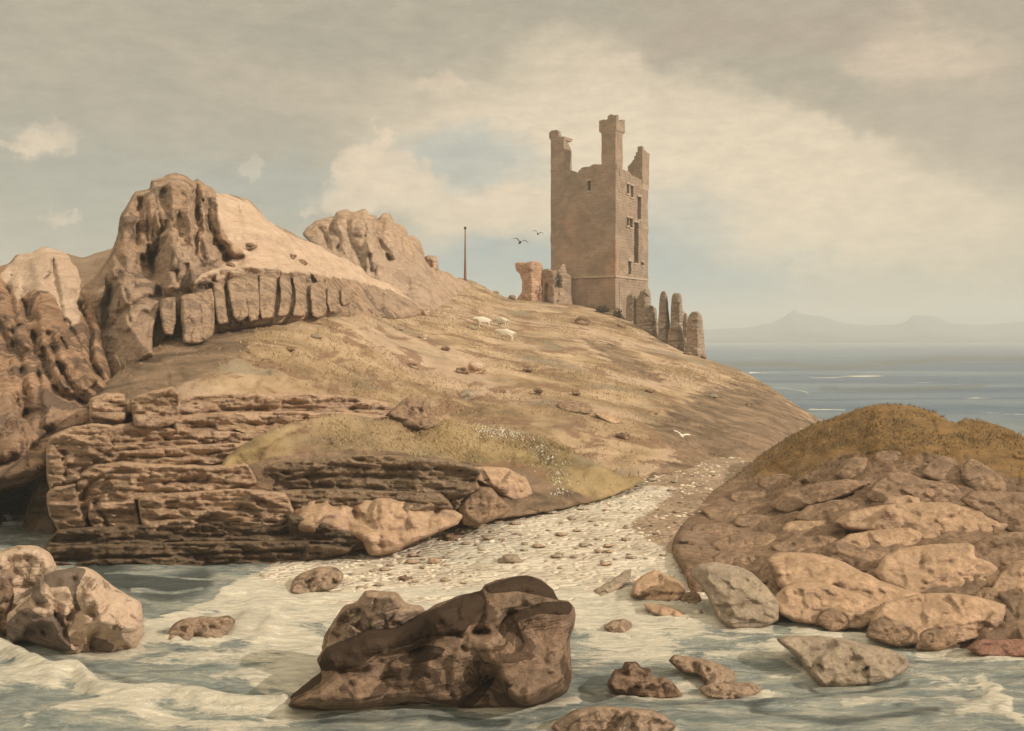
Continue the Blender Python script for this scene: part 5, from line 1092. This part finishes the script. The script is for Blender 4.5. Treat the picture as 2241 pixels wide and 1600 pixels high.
def sample(ob, n, seed, test=None):
    me = ob.data; me.calc_loop_triangles()
    co = np.empty(len(me.vertices)*3); me.vertices.foreach_get('co', co); co = co.reshape(-1, 3)+np.array(ob.location)
    tr = np.empty(len(me.loop_triangles)*3, int); me.loop_triangles.foreach_get('vertices', tr); tr = tr.reshape(-1, 3)
    p = co[tr]; nr = np.cross(p[:, 1]-p[:, 0], p[:, 2]-p[:, 0]); ar = np.linalg.norm(nr, axis=1)/2
    cv = np.zeros(len(co)); me.attributes['cover'].data.foreach_get('value', cv)
    wt = ar*(np.abs(nr[:, 2])/(2*ar+1e-9) > .12)
    if test is not None: wt = wt*test(p.mean(1), cv[tr].mean(1))
    rs = np.random.RandomState(seed)
    k = rs.choice(len(tr), n, p=wt/wt.sum()); a = np.sqrt(rs.uniform(0, 1, n)); b = rs.uniform(0, 1, n)
    return p[k, 0]*(1-a)[:, None]+p[k, 1]*(a*(1-b))[:, None]+p[k, 2]*(a*b)[:, None]
def sight(w):
    return CX+F*w[:, 0]/w[:, 1], VH-F*(w[:, 2]-EYE)/w[:, 1]
rs = np.random.RandomState(5)
pp = sample(hill, 60000, 1, lambda w, c: np.clip(1.1-c, 0, 1)*(sight(w)[0] > 250)*np.clip(.35+1.6*fbm(w/5., 3, 4), 0, 1)*(w[:, 2] > .6))
leafy('grass', pp, rs.uniform(.06, .17, len(pp)), M['grass'], kind='stuff', seed=2, width=.35)
pp = sample(bank, 16000, 2, lambda w, c: np.clip(1.0-c, 0, 1)*np.clip(.3+1.6*fbm(w/2.5, 3, 4), 0, 1))
leafy('bank_grass', pp, rs.uniform(.06, .17, len(pp)), M['grass'], kind='stuff', seed=3, width=.3)
pp = sample(mound, 7000, 3, lambda w, c: np.clip(c, 0, 1)*(w[:, 2] > .8)*np.clip(.4+1.5*fbm(w/2.5, 3, 4), 0, 1))
leafy('hillock_grass', pp, rs.uniform(.06, .17, len(pp)), blade_mat('brown_grass', [(0, (.11, .08, .042)), (.6, (.20, .132, .062)), (1, (.33, .21, .095))]), kind='stuff', seed=4, width=.3)
def near_line(ln, w):
    l = curve(ln, 5, False)
    def t(p, c):
        u, v = sight(p); d, _ = seg_dist(np.stack([u, v], -1), l, False); return np.exp(-(d/w)**2)
    return t
pp = np.vstack([sample(bank, 1500, 6, near_line([(1050, 945), (1110, 950), (1160, 972), (1200, 1000)], 12)), sample(bank, 1100, 7, near_line([(1180, 985), (1220, 1030), (1230, 1070)], 20))])
leafy('thrift', pp, rs.uniform(.05, .12, len(pp)), M['daisy'], kind='stuff', seed=6, width=.7)
def shrub(u, v, d, w, h, n, label, seed):
    rs = np.random.RandomState(seed); q = rs.normal(0, 1, (n, 3)); q /= np.linalg.norm(q, axis=1)[:, None]; q *= rs.uniform(.35, 1, n)[:, None]
    q[:, 2] = np.abs(q[:, 2]); lump = 1+.5*fbm(q*2.2+seed, 2, seed)
    pts = P(u, v, d)+q*[w/2, w/2.5, h]*lump[:, None]
    leafy('shrub', pts, rs.uniform(.12, .28, n), M['shrub'], label, 'shrub', seed=seed, width=.7)
shrub(1318, 684, 110, 1.6, .8, 500, 'dark low shrub against the foot of the tower, beside its front corner', 3)
shrub(1352, 700, 109.5, 1.2, 1.3, 350, 'dark upright shrub hiding the front corner of the tower foot', 4)
shrub(1222, 630, 110.2, .9, 1.6, 260, 'dark ivy like shrub on the low wall left of the tower', 5)
shrub(1062, 676, 100, 1.4, .35, 160, 'small grey green bush on the slope below the skyline', 6)
shrub(1003, 640, 104, .8, .6, 160, 'dark bush at the right foot of the jagged crag', 7)
# small pebbles of the shingle: too many to count
def pebbles():
    bm = bmesh.new(); bmesh.ops.create_icosphere(bm, subdivisions=1, radius=.5)
    tv = np.array([v.co for v in bm.verts]); tf = np.array([[v.index for v in f.verts] for f in bm.faces]); bm.free()
    pts = sample(beach, 1300, 9, lambda w, c: (w[:, 2] > -.02)*np.clip(.35+1.5*fbm(w/2., 3, 14), .02, 1)); n = len(pts)
    rs = np.random.RandomState(3); s = rs.gamma(3, .022, n)+.03; a = rs.normal(.4, .5, n)
    V = tv[None]*np.stack([s*1.5, s*.9, s*.6], -1)[:, None]*(1+.25*rs.uniform(-1, 1, (n, len(tv), 1)))
    x = V[..., 0]*np.cos(a)[:, None]-V[..., 1]*np.sin(a)[:, None]; y = V[..., 0]*np.sin(a)[:, None]+V[..., 1]*np.cos(a)[:, None]
    V = np.stack([x, y, V[..., 2]], -1)+pts[:, None]
    Fc = (tf[None]+(np.arange(n)*len(tv))[:, None, None]).reshape(-1, 3)
    N = NT('pebble_stone'); t = N.attr('tint')
    m = N.done(N.ramp(t, [(0, (.34, .27, .21)), (.3, (.50, .42, .33)), (.6, (.62, .53, .42)), (1, (.72, .63, .50))]), None, .85)
    o = link_mesh('pebbles', V.reshape(-1, 3), Fc, m, None, None, None, {'tint': np.repeat(rs.uniform(0, 1, n), len(tv))}, True)
    tag(o, kind='stuff')
pebbles()
# ---------------------------------------------------------------- air, sky, sun, camera
SUN = np.array([.80, -.42, .50]); SUN /= np.linalg.norm(SUN)
sun = bpy.data.lights.new('sun', 'SUN'); sun.energy = 3.1; sun.angle = R(.6); sun.color = (1.0, .89, .74)
so = bpy.data.objects.new('sun', sun); COL.objects.link(so)
from mathutils import Vector
so.rotation_euler = Vector(-SUN).to_track_quat('-Z', 'Y').to_euler()
W = bpy.data.worlds.new('World'); SC.world = W; W.use_nodes = True
wt = W.node_tree; wn = wt.nodes; bgn = wn['Background']
def nn(t, **k):
    x = wn.new(t)
    for a, b in k.items(): setattr(x, a, b)
    return x
sky = nn('ShaderNodeTexSky', sky_type='NISHITA', sun_disc=False)
sky.sun_elevation = math.asin(SUN[2]); sky.sun_rotation = math.atan2(SUN[0], SUN[1])
sky.air_density = 1.0; sky.dust_density = 3.0
def wmath(op, a, b=None, clamp=False):
    x = nn('ShaderNodeMath', operation=op, use_clamp=clamp)
    for i, q in enumerate((a, b)):
        if q is None: continue
        if isinstance(q, bpy.types.NodeSocket): wt.links.new(q, x.inputs[i])
        else: x.inputs[i].default_value = q
    return x.outputs[0]
def wmix(f, a, b):
    x = nn('ShaderNodeMix', data_type='RGBA')
    for i, q in ((0, f), (6, a), (7, b)):
        if isinstance(q, bpy.types.NodeSocket): wt.links.new(q, x.inputs[i])
        elif i == 0: x.inputs[0].default_value = q
        else: x.inputs[i].default_value = (*q, 1)
    return x.outputs[2]
tc = nn('ShaderNodeTexCoord'); sep = nn('ShaderNodeSeparateXYZ'); wt.links.new(tc.outputs['Generated'], sep.inputs[0])
# bearing and height above the horizon, in degrees
az = wmath('MULTIPLY', wmath('ARCTAN2', sep.outputs[0], sep.outputs[1]), 180/math.pi)
el = wmath('MULTIPLY', wmath('ARCSINE', sep.outputs[2]), 180/math.pi)
comb = nn('ShaderNodeCombineXYZ'); wt.links.new(az, comb.inputs[0]); wt.links.new(el, comb.inputs[1])
def wnoise(scale, detail=7, rough=.6, sx=1., sy=1., off=(0, 0, 0), dist=0.):
    m = nn('ShaderNodeMapping'); wt.links.new(comb.outputs[0], m.inputs['Vector']); m.inputs['Scale'].default_value = (sx, sy, 1); m.inputs['Location'].default_value = off
    x = nn('ShaderNodeTexNoise'); wt.links.new(m.outputs[0], x.inputs['Vector'])
    x.inputs['Scale'].default_value = scale; x.inputs['Detail'].default_value = detail; x.inputs['Roughness'].default_value = rough; x.inputs['Distortion'].default_value = dist
    return x
wn1 = wnoise(.16, 8, .62, 1, 1.3)
vm = nn('ShaderNodeVectorMath', operation='MULTIPLY_ADD'); wt.links.new(wn1.outputs['Color'], vm.inputs[0]); vm.inputs[1].default_value = (9, 6, 0); vm.inputs[2].default_value = (-4.5, -3, 0)
va = nn('ShaderNodeVectorMath', operation='ADD'); wt.links.new(vm.outputs[0], va.inputs[0]); wt.links.new(comb.outputs[0], va.inputs[1])
warped = va.outputs[0]
vm2 = nn('ShaderNodeVectorMath', operation='MULTIPLY_ADD'); wt.links.new(wnoise(.5, 8, .6).outputs['Color'], vm2.inputs[0]); vm2.inputs[1].default_value = (4.4, 3.4, 0); vm2.inputs[2].default_value = (-2.2, -1.7, 0)
vb2 = nn('ShaderNodeVectorMath', operation='ADD'); wt.links.new(vm2.outputs[0], vb2.inputs[0]); wt.links.new(comb.outputs[0], vb2.inputs[1])
crisp = vb2.outputs[0]
def azel(u, v):
    x, z = (u-CX)/F, -(v-VH)/F
    return math.degrees(math.atan(x)), math.degrees(math.atan2(z, math.hypot(1, x)))
def blob(u, v, ru, rv, rot=0., inner=.4, outer=1., src=None):
    a, e = azel(u, v); k = math.degrees(1/F)
    s = nn('ShaderNodeVectorMath', operation='SUBTRACT'); wt.links.new(src or warped, s.inputs[0]); s.inputs[1].default_value = (a, e, 0)
    m = nn('ShaderNodeMapping'); m.vector_type = 'TEXTURE'; wt.links.new(s.outputs[0], m.inputs['Vector'])
    m.inputs['Rotation'].default_value = (0, 0, R(rot)); m.inputs['Scale'].default_value = (ru*k, rv*k, 1)
    l = nn('ShaderNodeVectorMath', operation='LENGTH'); wt.links.new(m.outputs[0], l.inputs[0])
    r = nn('ShaderNodeMapRange', interpolation_type='SMOOTHSTEP'); wt.links.new(l.outputs['Value'], r.inputs['Value'])
    r.inputs['From Min'].default_value = inner; r.inputs['From Max'].default_value = outer; r.inputs['To Min'].default_value = 1; r.inputs['To Max'].default_value = 0
    return r.outputs['Result']
GREY, CREAM, TEAL, LIT, DUSK = (.295, .275, .215), (.63, .535, .395), (.225, .315, .345), (.63, .515, .375), (.33, .275, .215)
SKY_G = 1.15
cl = wmix(.0, GREY, GREY)
nf = wnoise(.11, 8, .6, .8, 1.5, (3, 8, 0), .4).outputs['Fac']
def wr(x, a, b, c=0., d=1.):
    r = nn('ShaderNodeMapRange', interpolation_type='SMOOTHSTEP'); wt.links.new(x, r.inputs['Value'])
    for k, v in zip(('From Min', 'From Max', 'To Min', 'To Max'), (a, b, c, d)): r.inputs[k].default_value = v
    return r.outputs['Result']
cl = wmix(wr(nf, .40, .68, 0, .38), cl, (.41, .355, .27))
for u, v, ru, rv, rot, i, o, c, k, s in [
    (1500, 430, 760, 330, -14, .3, 1.1, CREAM, 1.0, 0), (1050, 330, 420, 220, 8, .2, 1.1, CREAM, .6, 0), (1900, 430, 700, 220, -16, .2, 1.1, CREAM, .7, 0),
    (1350, 170, 260, 110, -10, .2, 1.1, CREAM, .55, 0), (700, 180, 420, 90, -6, .1, 1.1, (.42, .36, .27), .6, 0),
    (2030, -30, 860, 310, -19, .86, 1.0, (.335, .295, .225), .8, 1), (1700, 140, 330, 90, -24, .3, 1.1, GREY, .5, 0), (2150, 290, 260, 130, -12, .3, 1.1, (.36, .315, .245), .8, 0), (2010, 120, 210, 95, -8, .35, 1.0, (.52, .42, .32), .85, 0), (1700, 60, 500, 60, 0, .3, 1.1, DUSK, .6, 0),
    (1100, 610, 760, 130, 0, .2, 1.1, TEAL, .95, 0), (620, 420, 200, 90, 0, .2, 1.1, TEAL, .5, 0), (1470, 520, 200, 150, 0, .2, 1.1, TEAL, .5, 1), (1000, 360, 260, 90, 0, .2, 1.1, TEAL, .6, 0), (1550, 650, 460, 100, 0, .2, 1.1, TEAL, .85, 0), (2000, 700, 420, 60, 0, .2, 1.1, TEAL, .7, 0), (300, 430, 560, 190, 0, .2, 1.1, (.275, .285, .25), .75, 0),
    (1950, 640, 420, 70, 0, .2, 1.1, (.42, .37, .285), .6, 0),
    (800, 350, 60, 44, 0, .5, 1., LIT, .7, 1), (790, 420, 130, 46, 12, .5, 1., LIT, .75, 1), (880, 395, 110, 62, -10, .55, 1., LIT, .75, 1), (1130, 440, 130, 46, 0, .4, 1., LIT, .6, 1), (1020, 480, 170, 40, 0, .3, 1., LIT, .5, 1), (930, 440, 200, 60, 0, .3, 1., CREAM, .6, 1), (770, 380, 60, 42, 0, .5, .95, LIT, .7, 1), (835, 308, 46, 34, 0, .5, .95, LIT, .85, 1), (965, 192, 80, 28, 0, .2, 1., LIT, .5, 1), (1070, 450, 120, 42, 0, .4, 1., LIT, .55, 1),
    (98, 316, 76, 46, 20, .25, 1.05, LIT, .75, 1), (45, 338, 50, 14, 0, .4, 1., LIT, .6, 1), (140, 476, 44, 18, 0, .2, 1., LIT, .55, 1), (665, 455, 28, 14, 0, .4, 1., LIT, .5, 1), (950, 520, 120, 60, 0, .3, 1., LIT, .35, 1),
    (1800, 640, 90, 42, 0, .5, 1., (.385, .375, .305), .6, 1), (2050, 628, 120, 42, 0, .5, 1., (.385, .375, .305), .6, 1), (1950, 675, 330, 34, 0, .3, 1., (.41, .39, .315), .6, 1), (545, 370, 34, 30, 0, .75, .95, (.52, .475, .36), .35, 1)]:
    cl = wmix(wmath('MULTIPLY', blob(u, v, ru, rv, rot, i, o, crisp if s else warped), k), cl, c)
fn = wnoise(.9, 9, .7, .6, 1.6, (1, 5, 0)).outputs['Fac']
mulc = nn('ShaderNodeMix', data_type='RGBA', blend_type='MULTIPLY'); mulc.inputs[0].default_value = 1
wt.links.new(cl, mulc.inputs[6])
g1 = nn('ShaderNodeCombineColor'); q = wr(fn, .2, .8, .86, 1.14)
for i in range(3): wt.links.new(q, g1.inputs[i])
wt.links.new(g1.outputs[0], mulc.inputs[7])
warm = nn('ShaderNodeMix', data_type='RGBA', blend_type='MULTIPLY'); warm.inputs[0].default_value = 1
wt.links.new(mulc.outputs[2], warm.inputs[6]); warm.inputs[7].default_value = (1.02, .97, .915, 1)
bg2 = nn('ShaderNodeBackground'); wt.links.new(warm.outputs[2], bg2.inputs['Color']); # sky overhead and behind brightened out of view, added fill for shaded faces
ov = wmath('ADD', wmath('MULTIPLY', wr(el, 24, 55), 1.5), wmath('MULTIPLY', wr(wmath('ABSOLUTE', az), 45, 100), .9))
wt.links.new(wmath('MULTIPLY', wmath('ADD', ov, 1.0), SKY_G), bg2.inputs['Strength'])
wt.links.new(sky.outputs['Color'], bgn.inputs['Color']); bgn.inputs['Strength'].default_value = .10
ms = nn('ShaderNodeMixShader'); ms.inputs[0].default_value = .94        # heavy cloud over the clear sky
wt.links.new(bgn.outputs[0], ms.inputs[1]); wt.links.new(bg2.outputs[0], ms.inputs[2])
wt.links.new(ms.outputs[0], wn['World Output'].inputs['Surface'])

if True:   # sea air
    x, y0, y1, z0, z1 = 14000, -60, 13000, -40, 1400
    z1 = 96; y1 = 3200; x = 4000
    vs = [(-x, y0, z0), (x, y0, z0), (x, y1, z0), (-x, y1, z0), (-x, y0, z1), (x, y0, z1), (x, y1, z1), (-x, y1, z1)]
    hm = bpy.data.materials.new('sea_air'); hm.use_nodes = True; t = hm.node_tree
    t.nodes.remove(t.nodes['Principled BSDF'])
    pv = t.nodes.new('ShaderNodeVolumePrincipled'); pv.inputs['Color'].default_value = (.90, .93, .91, 1); pv.inputs['Density'].default_value = 6.6e-4; pv.inputs['Anisotropy'].default_value = 0.
    t.links.new(pv.outputs[0], t.nodes['Material Output'].inputs['Volume'])
    hz = link_mesh('haze', vs, [(0, 1, 5, 4), (1, 2, 6, 5), (2, 3, 7, 6), (3, 0, 4, 7), (3, 2, 1, 0), (4, 5, 6, 7)], hm, None, (0, 0, 0), smooth=False)
    tag(hz, kind='stuff')

cam = bpy.data.cameras.new('camera'); cam.sensor_width = 36; cam.lens = 36*F/2241.; cam.shift_y = -(800-VH)/2241.
cam.clip_start = .1; cam.clip_end = 40000
co = bpy.data.objects.new('camera', cam); COL.objects.link(co); co.location = (0, 0, EYE); co.rotation_euler = (R(90), 0, 0)
SC.camera = co
for o in list(bpy.data.objects):
    if '_w' in o: del o['_w']
SC.view_settings.view_transform = 'Standard'; SC.view_settings.look = 'None'; SC.view_settings.exposure = 0.17; SC.view_settings.gamma = 1
SC.render.engine = 'CYCLES'
SC.cycles.use_denoising = True; SC.cycles.max_bounces = 6; SC.cycles.volume_bounces = 1
